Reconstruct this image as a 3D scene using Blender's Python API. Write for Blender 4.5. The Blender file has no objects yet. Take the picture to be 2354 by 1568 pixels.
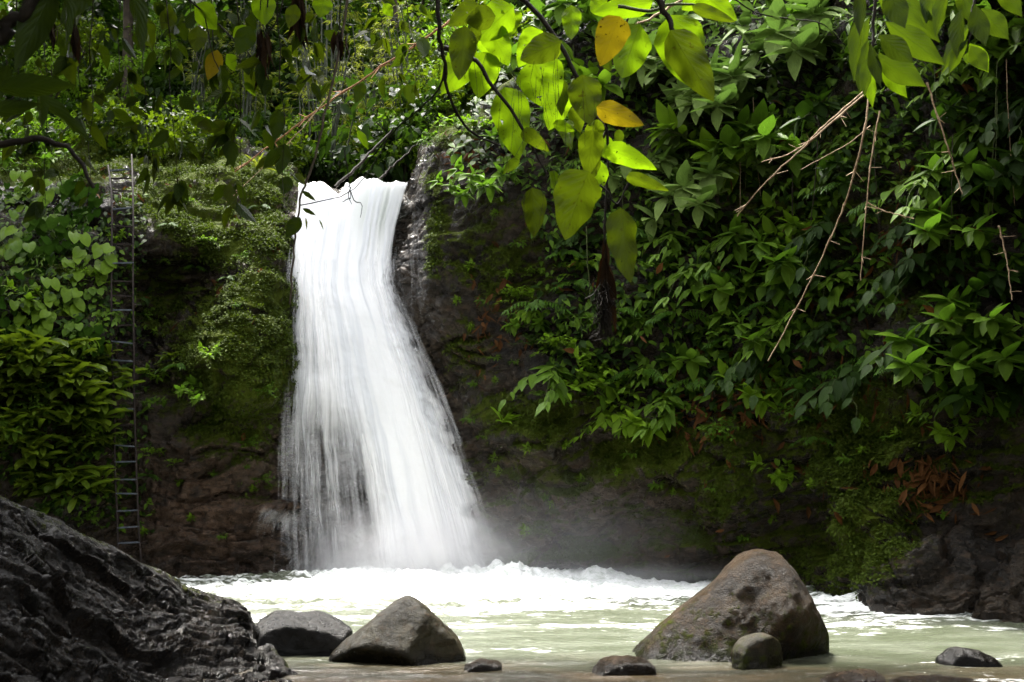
import bpy, bmesh, math, random
import numpy as np
from mathutils import Vector, Matrix, noise as mnoise
from mathutils.bvhtree import BVHTree
R = math.radians
random.seed(7)
rng = np.random.default_rng(11)
SC = bpy.context.scene
COL = SC.collection

# ------------------------------------------------------------------ camera, sky, sun, exposure
CAM_H = 2.0
FPX = 2840.0                      # focal length in the 2353 px wide frame used for measuring
PITCH = math.atan(280.0 / FPX)
cam = bpy.data.cameras.new('camera'); cam.sensor_width = 36.0; cam.lens = FPX / 2353.0 * 36.0
cam.clip_start = 0.1; cam.clip_end = 600
cam.dof.use_dof = True; cam.dof.focus_distance = 17.0; cam.dof.aperture_fstop = 9.0
camo = bpy.data.objects.new('camera', cam); COL.objects.link(camo)
camo.location = (0, 0, CAM_H); camo.rotation_euler = (R(90) + PITCH, 0, 0)
SC.camera = camo

SUN_EL, SUN_AZ = 66.0, -30.0      # azimuth measured from +Y towards +X
w = bpy.data.worlds.new('World'); SC.world = w; w.use_nodes = True
wt = w.node_tree
bg = wt.nodes['Background']
sky = wt.nodes.new('ShaderNodeTexSky'); sky.sky_type = 'NISHITA'; sky.sun_disc = False
sky.sun_elevation = R(SUN_EL); sky.sun_rotation = R(SUN_AZ)
sky.air_density = 1.0; sky.dust_density = 4.0; sky.ozone_density = 0.6
hs = wt.nodes.new('ShaderNodeHueSaturation'); hs.inputs['Saturation'].default_value = 0.18
wt.links.new(sky.outputs[0], hs.inputs['Color']); wt.links.new(hs.outputs[0], bg.inputs[0])
bg.inputs[1].default_value = 0.15
sun = bpy.data.lights.new('sun', 'SUN'); sun.energy = 2.0; sun.angle = R(8.0); sun.color = (1.0, 0.955, 0.87)
suno = bpy.data.objects.new('sun', sun); COL.objects.link(suno)
sd = Vector((math.sin(R(SUN_AZ)) * math.cos(R(SUN_EL)), math.cos(R(SUN_AZ)) * math.cos(R(SUN_EL)), math.sin(R(SUN_EL))))
suno.rotation_euler = (-sd).to_track_quat('-Z', 'Y').to_euler(); suno.location = sd * 60

vs = SC.view_settings
vs.view_transform = 'Standard'; vs.look = 'None'; vs.gamma = 1.0; vs.use_curve_mapping = False
vs.exposure = 3.1
SC.render.engine = 'CYCLES'
SC.render.resolution_x, SC.render.resolution_y = 1024, 682
cy = SC.cycles
cy.max_bounces = 10; cy.diffuse_bounces = 4; cy.glossy_bounces = 3; cy.transmission_bounces = 5
cy.transparent_max_bounces = 32; cy.volume_bounces = 1
cy.use_denoising = True; cy.volume_step_rate = 2.0; cy.volume_max_steps = 128

# ------------------------------------------------------------------ small helpers
CT, ST = math.cos(PITCH), math.sin(PITCH)
def at(u, v, D):
    """world point seen at (u, v) of the 2353 x 1568 photograph at forward distance y = D"""
    a = (784.0 - v) / FPX; b = (u - 1176.5) / FPX
    t = D / (CT - a * ST)
    return Vector((b * t, D, CAM_H + (ST + a * CT) * t))
def ray(u, v):
    p = at(u, v, 10.0); o = Vector((0, 0, CAM_H)); return o, (p - o).normalized()
def proj(P):
    x, y, z = P[:, 0], P[:, 1], P[:, 2] - CAM_H
    d = y * CT + z * ST; up = -y * ST + z * CT
    d = np.maximum(d, 0.05)
    return 1176.5 + x / d * FPX, 784.0 - up / d * FPX

def tag(o, label=None, cat=None, group=None, kind=None):
    if label: o['label'] = label
    if cat: o['category'] = cat
    if group: o['group'] = group
    if kind: o['kind'] = kind
    return o
def empty(name, loc, label, cat, group=None):
    o = bpy.data.objects.new(name, None); COL.objects.link(o); o.location = loc
    o.empty_display_size = 0.1
    return tag(o, label, cat, group)
def link_mesh(name, me, mat=None, parent=None):
    o = bpy.data.objects.new(name, me); COL.objects.link(o)
    if mat is not None and not me.materials: me.materials.append(mat)
    if parent is not None: o.parent = parent
    return o
def np_mesh(name, V, F, uv=None, attrs=None, smooth=True, cols=None):
    """V (n,3); F (m,3) or (m,4); uv per vertex; attrs {name: per-vertex float}"""
    V = np.asarray(V, dtype=np.float32); F = np.asarray(F, dtype=np.int32)
    me = bpy.data.meshes.new(name); n, k = F.shape
    me.vertices.add(len(V)); me.vertices.foreach_set('co', V.ravel())
    me.loops.add(n * k); me.loops.foreach_set('vertex_index', F.ravel())
    me.polygons.add(n); me.polygons.foreach_set('loop_start', np.arange(0, n * k, k, dtype=np.int32))
    me.polygons.foreach_set('loop_total', np.full(n, k, dtype=np.int32))
    me.polygons.foreach_set('use_smooth', np.full(n, smooth, dtype=bool))
    if uv is not None:
        l = me.uv_layers.new(name='UVMap'); l.data.foreach_set('uv', np.asarray(uv, dtype=np.float32)[F.ravel()].ravel())
    for a, val in (attrs or {}).items():
        at_ = me.attributes.new(a, 'FLOAT', 'POINT'); at_.data.foreach_set('value', np.asarray(val, dtype=np.float32))
    me.update(); me.validate()
    return me
def grid_faces(nr, nc):
    i = np.arange(nr * nc).reshape(nr, nc)
    return np.stack([i[:-1, :-1], i[:-1, 1:], i[1:, 1:], i[1:, :-1]], -1).reshape(-1, 4)

# ------------------------------------------------------------------ vectorised noise
def _h(ix, iy, iz, seed):
    h = (ix.astype(np.int64) * 374761393 + iy.astype(np.int64) * 668265263 + iz.astype(np.int64) * 2147483647 + seed * 974711) & 0xFFFFFFFF
    h = ((h ^ (h >> 13)) * 1274126177) & 0xFFFFFFFF
    h = ((h ^ (h >> 16)) * 2246822519) & 0xFFFFFFFF
    return ((h ^ (h >> 15)) & 0xFFFFFF) / float(0xFFFFFF)
def vnoise(P, seed=0):
    f = np.floor(P); t = P - f; t = t * t * t * (t * (t * 6 - 15) + 10); i = f.astype(np.int64)
    out = 0
    for dx in (0, 1):
        wx = t[:, 0] if dx else 1 - t[:, 0]
        for dy in (0, 1):
            wy = t[:, 1] if dy else 1 - t[:, 1]
            for dz in (0, 1):
                wz = t[:, 2] if dz else 1 - t[:, 2]
                out = out + wx * wy * wz * _h(i[:, 0] + dx, i[:, 1] + dy, i[:, 2] + dz, seed)
    return out * 2 - 1
def fbm(P, oct=4, seed=0, gain=0.5, ridged=False):
    P = np.asarray(P, dtype=np.float64); a, s, out = 1.0, 0.0, 0
    for o in range(oct):
        n = vnoise(P * (2.03 ** o) + 17.3 * o, seed + o)
        if ridged: n = 1 - 2 * np.abs(n)
        out = out + a * n; s += a; a *= gain
    return out / s
def worley(P, seed=0):
    f = np.floor(P).astype(np.int64); best = np.full(len(P), 9.0); sec = best.copy(); cid = np.zeros(len(P))
    for dx in (-1, 0, 1):
        for dy in (-1, 0, 1):
            for dz in (-1, 0, 1):
                c = f + np.array([dx, dy, dz])
                q = np.stack([c[:, k] + _h(c[:, 0], c[:, 1], c[:, 2], seed + 5 + k) for k in range(3)], 1)
                d = np.linalg.norm(q - P, axis=1); idv = _h(c[:, 0], c[:, 1], c[:, 2], seed + 99)
                m = d < best
                sec = np.where(m, best, np.minimum(sec, d)); cid = np.where(m, idv, cid); best = np.where(m, d, best)
    return best, sec, cid
def sstep(a, b, x):
    t = np.clip((x - a) / (b - a), 0, 1); return t * t * (3 - 2 * t)
def catmull(C, m):
    """resample control rows C (k, ...) to m rows"""
    C = np.asarray(C, dtype=np.float64); k = len(C)
    x = np.linspace(0, k - 1, m); i = np.minimum(x.astype(int), k - 2); t = (x - i).reshape((-1,) + (1,) * (C.ndim - 1))
    g = lambda j: C[np.clip(j, 0, k - 1)]
    p0, p1, p2, p3 = g(i - 1), g(i), g(i + 1), g(i + 2)
    return 0.5 * (2 * p1 + (p2 - p0) * t + (2 * p0 - 5 * p1 + 4 * p2 - p3) * t ** 2 + (3 * p1 - p0 - 3 * p2 + p3) * t ** 3)
def normals_grid(P):
    du = np.gradient(P, axis=1); dv = np.gradient(P, axis=0)
    n = np.cross(du, dv); return n / np.maximum(np.linalg.norm(n, axis=-1, keepdims=True), 1e-9)

# ------------------------------------------------------------------ material helper
class Mat:
    def __init__(s, name):
        s.m = bpy.data.materials.new(name); s.m.use_nodes = True; s.t = s.m.node_tree
        for n in list(s.t.nodes): s.t.nodes.remove(n)
        s.out = s.t.nodes.new('ShaderNodeOutputMaterial')
    def n(s, typ, ins=None, **props):
        nd = s.t.nodes.new('ShaderNode' + typ)
        for k, v in props.items(): setattr(nd, k, v)
        for k, v in (ins or {}).items(): s.set(nd, k, v)
        return nd
    def set(s, nd, k, v):
        sock = nd.inputs[k]
        if isinstance(v, bpy.types.NodeSocket): s.t.links.new(v, sock)
        elif isinstance(v, bpy.types.Node): s.t.links.new(v.outputs[0], sock)
        else: sock.default_value = v
    def math(s, op, a, b=0.0, c=None, clamp=False):
        nd = s.n('Math', {0: a, 1: b}, operation=op, use_clamp=clamp)
        if c is not None: s.set(nd, 2, c)
        return nd.outputs[0]
    def mix(s, f, a, b, blend='MIX'):
        nd = s.n('Mix', None, data_type='RGBA', blend_type=blend)
        s.set(nd, 0, f); s.set(nd, 6, c4(a)); s.set(nd, 7, c4(b)); return nd.outputs[2]
    def noise(s, vec, scale, detail=4, rough=0.55, dim='3D'):
        nd = s.n('TexNoise', {'Scale': scale, 'Detail': detail, 'Roughness': rough}, noise_dimensions=dim)
        if vec is not None: s.set(nd, 'Vector', vec)
        return nd
    def ramp(s, f, a, b, lo=0.0, hi=1.0):
        nd = s.n('MapRange', {0: f, 1: a, 2: b, 3: lo, 4: hi}); nd.interpolation_type = 'SMOOTHSTEP'; return nd.outputs[0]
    def attr(s, name, typ='GEOMETRY'): return s.n('Attribute', None, attribute_name=name, attribute_type=typ)
    def surf(s, sh): s.t.links.new(sh.outputs[0] if isinstance(sh, bpy.types.Node) else sh, s.out.inputs[0])
def c4(c):
    if isinstance(c, (tuple, list)) and len(c) == 3: return (*c, 1.0)
    return c
# ------------------------------------------------------------------ rock materials
def rock_mat(name, dark, mid, brown, scale=1.0, rough=(0.22, 0.55), moss=True, bump=0.5, strat=(1, 1, 1), flecks=0.0, tint=None, spec=0.22):
    dark, mid, brown = [tuple(c * 0.74 for c in q) for q in (dark, mid, brown)]
    M = Mat(name)
    co = M.n('TexCoord').outputs['Object']
    mp = M.n('Mapping', {'Vector': co, 'Scale': strat})
    n1 = M.noise(mp, 1.1 * scale, 6); n2 = M.noise(mp, 5.5 * scale, 8, 0.65); n3 = M.noise(co, 30 * scale, 6, 0.7)
    vor = M.n('TexVoronoi', {'Vector': M.mix(0.12, mp.outputs[0], n2.outputs['Color'], 'LINEAR_LIGHT'), 'Scale': 2.3 * scale}, feature='DISTANCE_TO_EDGE')
    col = M.mix(M.ramp(n1.outputs[0], 0.38, 0.64), dark, mid)
    col = M.mix(M.ramp(n2.outputs[0], 0.50, 0.72), col, brown)
    if tint is not None:
        br = M.attr('brown'); col = M.mix(M.math('MULTIPLY', br.outputs['Fac'], M.ramp(n2.outputs[0], 0.3, 0.6)), col, tint)
    if flecks > 0:
        col = M.mix(M.ramp(n3.outputs[0], 0.60, 0.74, 0, flecks), col, tuple(min(1, c * 3.2) for c in mid))
    col = M.mix(M.ramp(n3.outputs[0], 0.38, 0.52, 0.75, 0.0), col, tuple(c * 0.35 for c in dark))
    n4 = M.noise(mp, 13 * scale, 5, 0.7); col = M.mix(M.ramp(n4.outputs[0], 0.52, 0.68, 0.0, 0.6), col, tuple(min(1, c * 1.8) for c in mid))
    h = M.math('ADD', M.math('MULTIPLY', n2.outputs[0], 0.6), M.math('MULTIPLY', n3.outputs[0], 0.40))
    h = M.math('ADD', h, M.ramp(vor.outputs[0], 0.0, 0.03, -0.05, 0.0))
    ro = M.ramp(n2.outputs[0], 0.35, 0.7, rough[0], rough[1])
    if moss:
        a = M.attr('moss'); nm = M.noise(co, 9, 6, 0.7); nf = M.noise(co, 60, 4, 0.7)
        f = M.ramp(M.math('ADD', a.outputs['Fac'], M.math('MULTIPLY', M.math('SUBTRACT', nm.outputs[0], 0.5), 1.5)), 0.30, 0.60)
        mc = M.mix(nf.outputs[0], (0.012, 0.020, 0.002), (0.068, 0.090, 0.009))
        mc = M.mix(M.ramp(nm.outputs[0], 0.45, 0.7, 0, 0.5), mc, (0.046, 0.043, 0.009))
        col = M.mix(f, col, mc)
        ro = M.math('ADD', ro, M.math('MULTIPLY', f, 0.45), clamp=True)
        h = M.math('ADD', h, M.math('MULTIPLY', f, M.math('MULTIPLY', nf.outputs[0], 0.5)))
    wl = M.attr('wet').outputs['Fac']; col = M.mix(wl, col, M.mix(0.72, col, (0.0, 0.0, 0.0))); ro = M.math('MULTIPLY', ro, M.math('SUBTRACT', 1.0, M.math('MULTIPLY', wl, 0.6)))
    bp = M.n('Bump', {'Strength': bump, 'Distance': 0.07, 'Height': h})
    b = M.n('BsdfPrincipled', {'Base Color': col, 'Roughness': ro, 'Normal': bp, 'Specular IOR Level': (M.math('SUBTRACT', spec, M.math('MULTIPLY', f, spec * 0.85)) if moss else spec)})
    M.surf(b); return M.m

M_CLIFF = rock_mat('wet_cliff_rock', (0.010, 0.0075, 0.0048), (0.032, 0.023, 0.014), (0.056, 0.034, 0.019), strat=(0.75, 0.9, 1.5), tint=(0.080, 0.048, 0.030), bump=0.9, rough=(0.06, 0.50), spec=0.17)
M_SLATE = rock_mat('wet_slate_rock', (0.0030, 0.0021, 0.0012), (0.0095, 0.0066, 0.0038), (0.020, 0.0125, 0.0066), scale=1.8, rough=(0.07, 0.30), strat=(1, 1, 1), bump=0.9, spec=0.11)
M_BOULDER = rock_mat('boulder_rock', (0.012, 0.0095, 0.0032), (0.031, 0.026, 0.011), (0.048, 0.030, 0.015), scale=2.6, rough=(0.35, 0.62), bump=0.5, flecks=0.25, spec=0.12)
M_BOULDER_DARK = rock_mat('dark_boulder_rock', (0.004, 0.0032, 0.0024), (0.0085, 0.0070, 0.0053), (0.015, 0.011, 0.0075), scale=2.4, rough=(0.2, 0.5), bump=0.5, spec=0.14)
M_BOULDER_WET = rock_mat('stained_boulder_rock', (0.014, 0.0075, 0.0018), (0.046, 0.026, 0.008), (0.085, 0.048, 0.022), scale=2.6, rough=(0.28, 0.6), bump=1.0, flecks=0.3, spec=0.14)

# ------------------------------------------------------------------ ground far around, behind the gorge walls
def ground_z(x, y):
    back = sstep(25.5, 28.5, y) * 6.4 + np.maximum(0, y - 29) * 0.48
    stream = np.exp(-((x - (-2.8 + 0.04 * (y - 26))) / 2.0) ** 2) * sstep(24, 26, y) * (1.0 - 0.5 * sstep(30, 40, y))
    left = sstep(-11.0, -14.5, x) * 9 + np.maximum(0, -x - 14) * 0.5
    right = sstep(11.5, 15, x) * 11 + np.maximum(0, x - 14) * 0.5
    rear = sstep(-4, -9, y) * 3.0 + np.maximum(0, -y - 9) * 0.35
    z = np.maximum.reduce([back, left, right, rear])
    return -0.9 + z - stream * 0.6
def make_ground():
    n = 260
    xs = np.linspace(-90, 90, n); ys = np.linspace(-60, 130, n)
    X, Y = np.meshgrid(xs, ys)
    Z = ground_z(X, Y)
    P = np.stack([X.ravel(), Y.ravel(), Z.ravel()], 1)
    Z = Z.ravel() + (fbm(P * 0.35, 4, 3) * 0.5 + fbm(P * 0.08, 3, 5) * 2.0) * np.clip((Z.ravel() + 0.9) / 4, 0, 1)
    P[:, 2] = Z
    M = Mat('forest_floor'); co = M.n('TexCoord').outputs['Object']
    a = M.noise(co, 0.9, 6); b = M.noise(co, 12, 6, 0.7)
    c = M.mix(M.ramp(a.outputs[0], 0.4, 0.6), (0.035, 0.026, 0.015), (0.022, 0.034, 0.008))
    c = M.mix(M.ramp(b.outputs[0], 0.45, 0.7), c, (0.012, 0.011, 0.007))
    bp = M.n('Bump', {'Strength': 0.8, 'Distance': 0.1, 'Height': b.outputs[0]})
    M.surf(M.n('BsdfPrincipled', {'Base Color': c, 'Roughness': 0.9, 'Normal': bp}))
    tag(link_mesh('ground', np_mesh('ground', P, grid_faces(n, n)), M.m), kind='structure')
make_ground()

def slabs(a, b, c, fa, fb, fc, seed):
    lay = np.floor(b * fb); o = _h(lay, lay * 0, lay * 0, seed)
    return _h(np.floor(a * fa + o * 7), lay, np.floor(c * fc + o * 3), seed + 1) * 2 - 1
# ------------------------------------------------------------------ the gorge wall: one continuous cliff
def col_(us, vs_, ds):
    if not isinstance(us, (list, tuple)): us = [us] * len(vs_)
    return [tuple(at(u, v, d)) for u, v, d in zip(us, vs_, ds)]
VA = [1420, 1330, 1180, 1010, 840, 680, 540, 420, 340]
CLIFF = [
    col_(-2200, [1700, 1500, 1300, 1100, 900, 700, 500, 300, 150], [9, 9.2, 9.6, 10, 10.3, 10.6, 11, 11.6, 13]),
    col_(-1100, [1500, 1400, 1230, 1050, 860, 680, 520, 380, 250], [14.4, 14.6, 15, 15.3, 15.6, 16, 16.6, 17.5, 19.5]),
    col_(-500, [1430, 1340, 1200, 1030, 840, 660, 500, 390, 300], [18, 18.3, 18.7, 19, 19.3, 19.8, 20.5, 21.5, 24]),
    col_(-150, VA, [19.2, 19.5, 19.7, 19.9, 20.1, 20.5, 21.3, 22.6, 25]),
    col_(40, VA, [19.6, 19.9, 20.0, 20.1, 20.3, 20.7, 21.5, 23.0, 26]),
    col_(180, VA, [20.2, 20.5, 20.6, 20.6, 20.8, 21.1, 21.7, 23.2, 26]),
    col_(280, VA, [20.6, 20.95, 21.2, 21.4, 21.6, 21.7, 22.0, 23.4, 26.2]),
    col_([340] * 9, [1400, 1334, 1160, 985, 800, 670, 560, 430, 330], [20.7, 21.0, 21.2, 21.5, 22.1, 22.4, 22.0, 23.6, 26.4]),
    col_([430, 430, 430, 430, 430, 440, 440, 440, 440], [1400, 1334, 1180, 1000, 830, 690, 560, 430, 330], [20.8, 21.1, 21.4, 21.4, 21.6, 22.5, 22.1, 23.8, 26.6]),
    col_([560, 560, 560, 560, 540, 560, 570, 570, 570], [1400, 1332, 1180, 1010, 850, 690, 560, 440, 350], [20.8, 21.1, 21.5, 21.5, 21.0, 21.5, 22.5, 23.9, 26.6]),
    col_(645, [1400, 1330, 1180, 1010, 830, 660, 545, 450, 385], [21.1, 21.4, 21.9, 22.1, 22.0, 22.3, 22.8, 23.8, 26.6]),
    col_(700, [1400, 1325, 1180, 1010, 830, 660, 545, 465, 440], [21.7, 22.0, 22.5, 22.6, 22.7, 22.9, 23.3, 24.2, 27]),
    col_(800, [1400, 1322, 1180, 1010, 830, 660, 550, 470, 450], [21.9, 22.2, 22.6, 22.7, 22.9, 23.1, 23.5, 24.4, 27]),
    col_([900, 900, 900, 900, 900, 900, 910, 920, 925], [1400, 1320, 1180, 1010, 830, 660, 540, 460, 440], [22.2, 22.5, 22.8, 22.8, 22.9, 23.0, 23.3, 24.1, 27]),
    col_([1010, 1010, 1005, 1000, 985, 925, 935, 950, 955], [1400, 1320, 1180, 1010, 830, 660, 540, 430, 385], [22.1, 22.4, 22.5, 22.4, 22.3, 22.3, 22.6, 23.2, 25.5]),
    col_([1110, 1110, 1100, 1085, 1045, 1010, 990, 995, 1005], [1400, 1319, 1180, 1010, 830, 660, 490, 350, 285], [21.7, 22.0, 21.9, 21.7, 21.5, 21.5, 22.0, 22.6, 24.6]),
    col_([1200, 1200, 1200, 1195, 1180, 1160, 1140, 1130, 1120], [1400, 1325, 1180, 1010, 830, 620, 420, 270, 200], [21.3, 21.6, 21.4, 21.0, 20.9, 20.9, 21.2, 21.9, 24.2]),
    col_(1350, [1400, 1330, 1180, 1010, 820, 580, 340, 130, 0], [20.9, 21.2, 21.1, 20.6, 20.4, 20.8, 21.3, 21.9, 24]),
    col_(1550, [1410, 1337, 1180, 1010, 800, 530, 250, -20, -250], [20.3, 20.6, 20.6, 20.1, 20.1, 20.5, 21.1, 21.9, 23.5]),
    col_(1750, [1420, 1345, 1190, 1010, 800, 520, 220, -80, -350], [19.7, 20.0, 19.9, 19.4, 19.4, 19.8, 20.4, 21.1, 22.5]),
    col_(1890, [1440, 1362, 1220, 1030, 800, 510, 200, -120, -420], [18.7, 19.0, 18.9, 18.5, 18.5, 18.9, 19.4, 20.1, 21.5]),
    col_([1975, 1975, 1985, 1990, 2000, 2000, 2000, 2000, 2000], [1460, 1392, 1270, 1100, 840, 520, 190, -140, -450], [17.0, 17.3, 17.6, 17.9, 18.0, 18.2, 18.6, 19.2, 20.5]),
    col_([2080, 2080, 2085, 2100, 2110, 2120, 2130, 2130, 2130], [1475, 1408, 1310, 1180, 900, 540, 190, -170, -500], [16.2, 16.5, 16.8, 17.2, 17.4, 17.5, 17.9, 18.5, 19.6]),
    col_(2350, [1490, 1418, 1300, 1170, 900, 540, 180, -200, -560], [15.7, 16.0, 16.4, 16.8, 16.9, 16.9, 17.2, 17.7, 18.7]),
    col_(2800, [1540, 1450, 1320, 1170, 900, 540, 150, -260, -650], [14.2, 14.5, 14.9, 15.2, 15.3, 15.3, 15.5, 15.9, 17]),
    col_(3900, [1700, 1540, 1380, 1180, 880, 500, 80, -380, -900], [10.4, 10.7, 11, 11.2, 11.3, 11.3, 11.5, 11.9, 13]),
    col_(6500, [2400, 2000, 1700, 1300, 800, 300, -300, -1000, -1800], [5.4, 5.6, 5.8, 6, 6, 6, 6.2, 6.5, 7.5]),
]
MOSSB = [(1250, 1080, 150, 80, .7), (1420, 1170, 150, 80, .5), (1600, 1190, 110, 100, .6), (1330, 1270, 120, 40, .4), (150, 370, 260, 70, .95), (1050, 260, 90, 100, 1.0), (1150, 220, 90, 80, .9), (545, 840, 150, 200, 1.15), (600, 700, 80, 120, .9), (430, 490, 140, 100, .95), (490, 580, 120, 60, 1), (620, 560, 60, 90, .7), (380, 680, 90, 110, .75),
         (1005, 560, 40, 190, 1.0), (1150, 600, 160, 150, .75), (1050, 800, 110, 130, .6), (1300, 960, 190, 70, .9), (1500, 1040, 220, 70, .95),
         (1700, 1090, 130, 150, .9), (1960, 1000, 220, 170, 1.1), (1985, 1220, 120, 130, 1.1), (1800, 1260, 150, 110, .65), (1150, 960, 100, 70, .7),
         (1290, 1190, 70, 90, .5), (2320, 1020, 120, 170, .45), (450, 400, 160, 60, 1), (570, 435, 110, 60, .9), (200, 440, 70, 50, .7),
         (1900, 480, 330, 330, .65), (560, 960, 90, 100, .8), (2100, 600, 200, 300, .5), (580, 1120, 70, 50, .4), (1040, 300, 60, 70, .8),
         (120, 1000, 200, 250, .5), (100, 650, 200, 200, .4), (1450, 600, 400, 500, .25), (1220, 950, 80, 50, .9)]
def moss_at(u, v):
    m = np.zeros_like(u)
    for a, b, ra, rb, k in MOSSB:
        m = np.maximum(m, k * np.exp(-((u - a) / ra) ** 2 - ((v - b) / rb) ** 2))
    return m
def make_cliff():
    nr, nc = 430, 860
    C = np.array(CLIFF)                              # columns, rows, 3
    C = catmull(C, nc).transpose(1, 0, 2)            # rows, nc, 3
    P = catmull(C, nr)                               # nr, nc, 3
    N = normals_grid(P)
    if N[nr // 2, nc // 2, 1] > 0: N = -N
    q = P.reshape(-1, 3)
    u, v = proj(q)
    # big lumps, then blocks with cracks, then beds that dip gently, then grit
    lowright = sstep(960, 1030, v) * sstep(1060, 1120, u)
    big = fbm(q * np.array([0.55, 0.55, 0.6]), 3, 21)
    warp = np.stack([fbm(q * 0.9, 2, 40 + k) for k in range(3)], 1)
    f1, f2, cid = worley((q + warp * 0.9) * np.array([0.62, 0.5, 0.95]), 3)
    crack = 1 - sstep(0.0, 0.09, f2 - f1)
    g1, g2, gid = worley((q + warp * 0.5) * np.array([1.5, 1.2, 2.6]), 8)
    crack2 = 1 - sstep(0.0, 0.10, g2 - g1)
    bed = (q[:, 2] * 1.0 - q[:, 0] * 0.12 + warp[:, 0] * 0.45) / 0.42
    saw = bed - np.floor(bed); ledge = (saw ** 1.6) - 0.4
    rough = fbm(q * 2.6, 4, 61, ridged=True)
    lowleft = sstep(1000, 1060, v) * (1 - sstep(640, 700, u)) * sstep(300, 340, u)
    msk = sstep(-0.05, 0.3, fbm(q * 0.7, 2, 91))
    soft = 1 - sstep(0.0, 0.35, f2 - f1)
    w2 = np.stack([fbm(q * 3.1, 3, 50 + k) for k in range(3)], 1)
    aa = q[:, 0] + warp[:, 1] * 0.5 + w2[:, 0] * .10; bb = q[:, 2] - q[:, 0] * 0.14 + warp[:, 0] * 0.30 + w2[:, 1] * .08; cc = q[:, 1] + warp[:, 2] * .4
    d = big * 0.36 + (cid - 0.5) * 0.20 * (1 - soft * 0.8) - crack * 0.12 * msk - crack2 * 0.05 * (1 - msk) + ledge * (0.05 + 0.05 * lowleft) + rough * 0.06
    d = d + slabs(aa, bb, cc, 0.6, 1.15, 0.4, 41) * (0.11 + .10 * lowright) + slabs(aa, bb, cc, 1.7, 3.1, 1.0, 43) * (0.045 + .075 * lowleft + .06 * lowright) + slabs(aa, bb, cc, 4.5, 8.5, 2.5, 45) * (0.018 + .022 * lowleft)
    d = d + fbm(q * 5.0, 5, 77, 0.58) * 0.06
    for bu, bv, ru, rv, hh in [(535, 835, 95, 140, .50), (395, 690, 80, 75, -.16), (420, 545, 130, 45, .40), (600, 560, 70, 60, .28), (365, 985, 65, 60, .38), (520, 960, 90, 40, -.2), (480, 1060, 150, 40, .22), (520, 430, 110, 30, .30), (230, 480, 60, 60, .2), (600, 1180, 60, 25, .35),
                               (1010, 600, 40, 120, .30), (1130, 960, 70, 40, .30), (1250, 1000, 90, 45, .42), (1180, 1120, 60, 50, -.22), (1400, 1110, 130, 60, .25), (1560, 1050, 110, 60, .38), (1330, 1290, 200, 28, .40), (1700, 1150, 90, 90, .42), (1850, 1180, 70, 110, -.30), (1960, 1120, 90, 120, .40), (1620, 1260, 110, 30, .25)]:
        d = d + hh * np.exp(-((u - bu) / ru) ** 2 - ((v - bv) / rv) ** 2)
    ax = np.abs(q[:, 0] + 2.2); calm = 1 - 0.45 * np.exp(-(ax / 1.6) ** 2)
    slab = np.exp(-((u - 1350) / 260) ** 2 - ((v - 1230) / 110) ** 2)   # big calm faces right of the fall
    d = d * calm * (1 - 0.12 * slab)
    q = q + N.reshape(-1, 3) * d[:, None]
    n2 = normals_grid(q.reshape(nr, nc, 3)).reshape(-1, 3)
    if n2[:, 1].mean() > 0: n2 = -n2
    moss = moss_at(u, v)
    moss = moss * (0.75 + 0.5 * np.clip(n2[:, 2] + 0.1, -0.5, 1)) + (0.14 + .55 * sstep(960, 1030, v) * sstep(1040, 1120, u) * (1 - sstep(1960, 2030, u) * sstep(1150, 1200, v))) * np.clip(n2[:, 2], 0, 1) - crack * 0.3
    # rinsed clean beside the fall
    wet = np.exp(-((u - 950) / 45) ** 2) * sstep(420, 470, v) * (1 - sstep(780, 900, v))
    moss = moss - wet * 0.8
    brown = np.exp(-((u - 480) / 170) ** 2 - ((v - 1180) / 140) ** 2) + 0.5 * np.exp(-((u - 600) / 120) ** 2 - ((v - 500) / 60) ** 2) + 0.75 * slab
    me = np_mesh('cliff', q, grid_faces(nr, nc), attrs={'moss': moss, 'brown': brown})
    o = tag(link_mesh('cliff', me, M_CLIFF), kind='structure')
    return o, q, n2, moss, u, v
CLIFF_O, CQ, CN, CMOSS, CU, CV = make_cliff()
def bvh_of(o):
    me = o.data; V = [vv.co.copy() for vv in me.vertices]; F = [tuple(p.vertices) for p in me.polygons]
    return BVHTree.FromPolygons(V, F)
BVH = bvh_of(CLIFF_O)
def hit(u, v):
    o, d = ray(u, v); p, n, i, t = BVH.ray_cast(o, d, 80.0)
    if p is None: p = at(u, v, 22); n = Vector((0, -1, 0))
    if n.y > 0: n = -n
    return p, n

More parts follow.
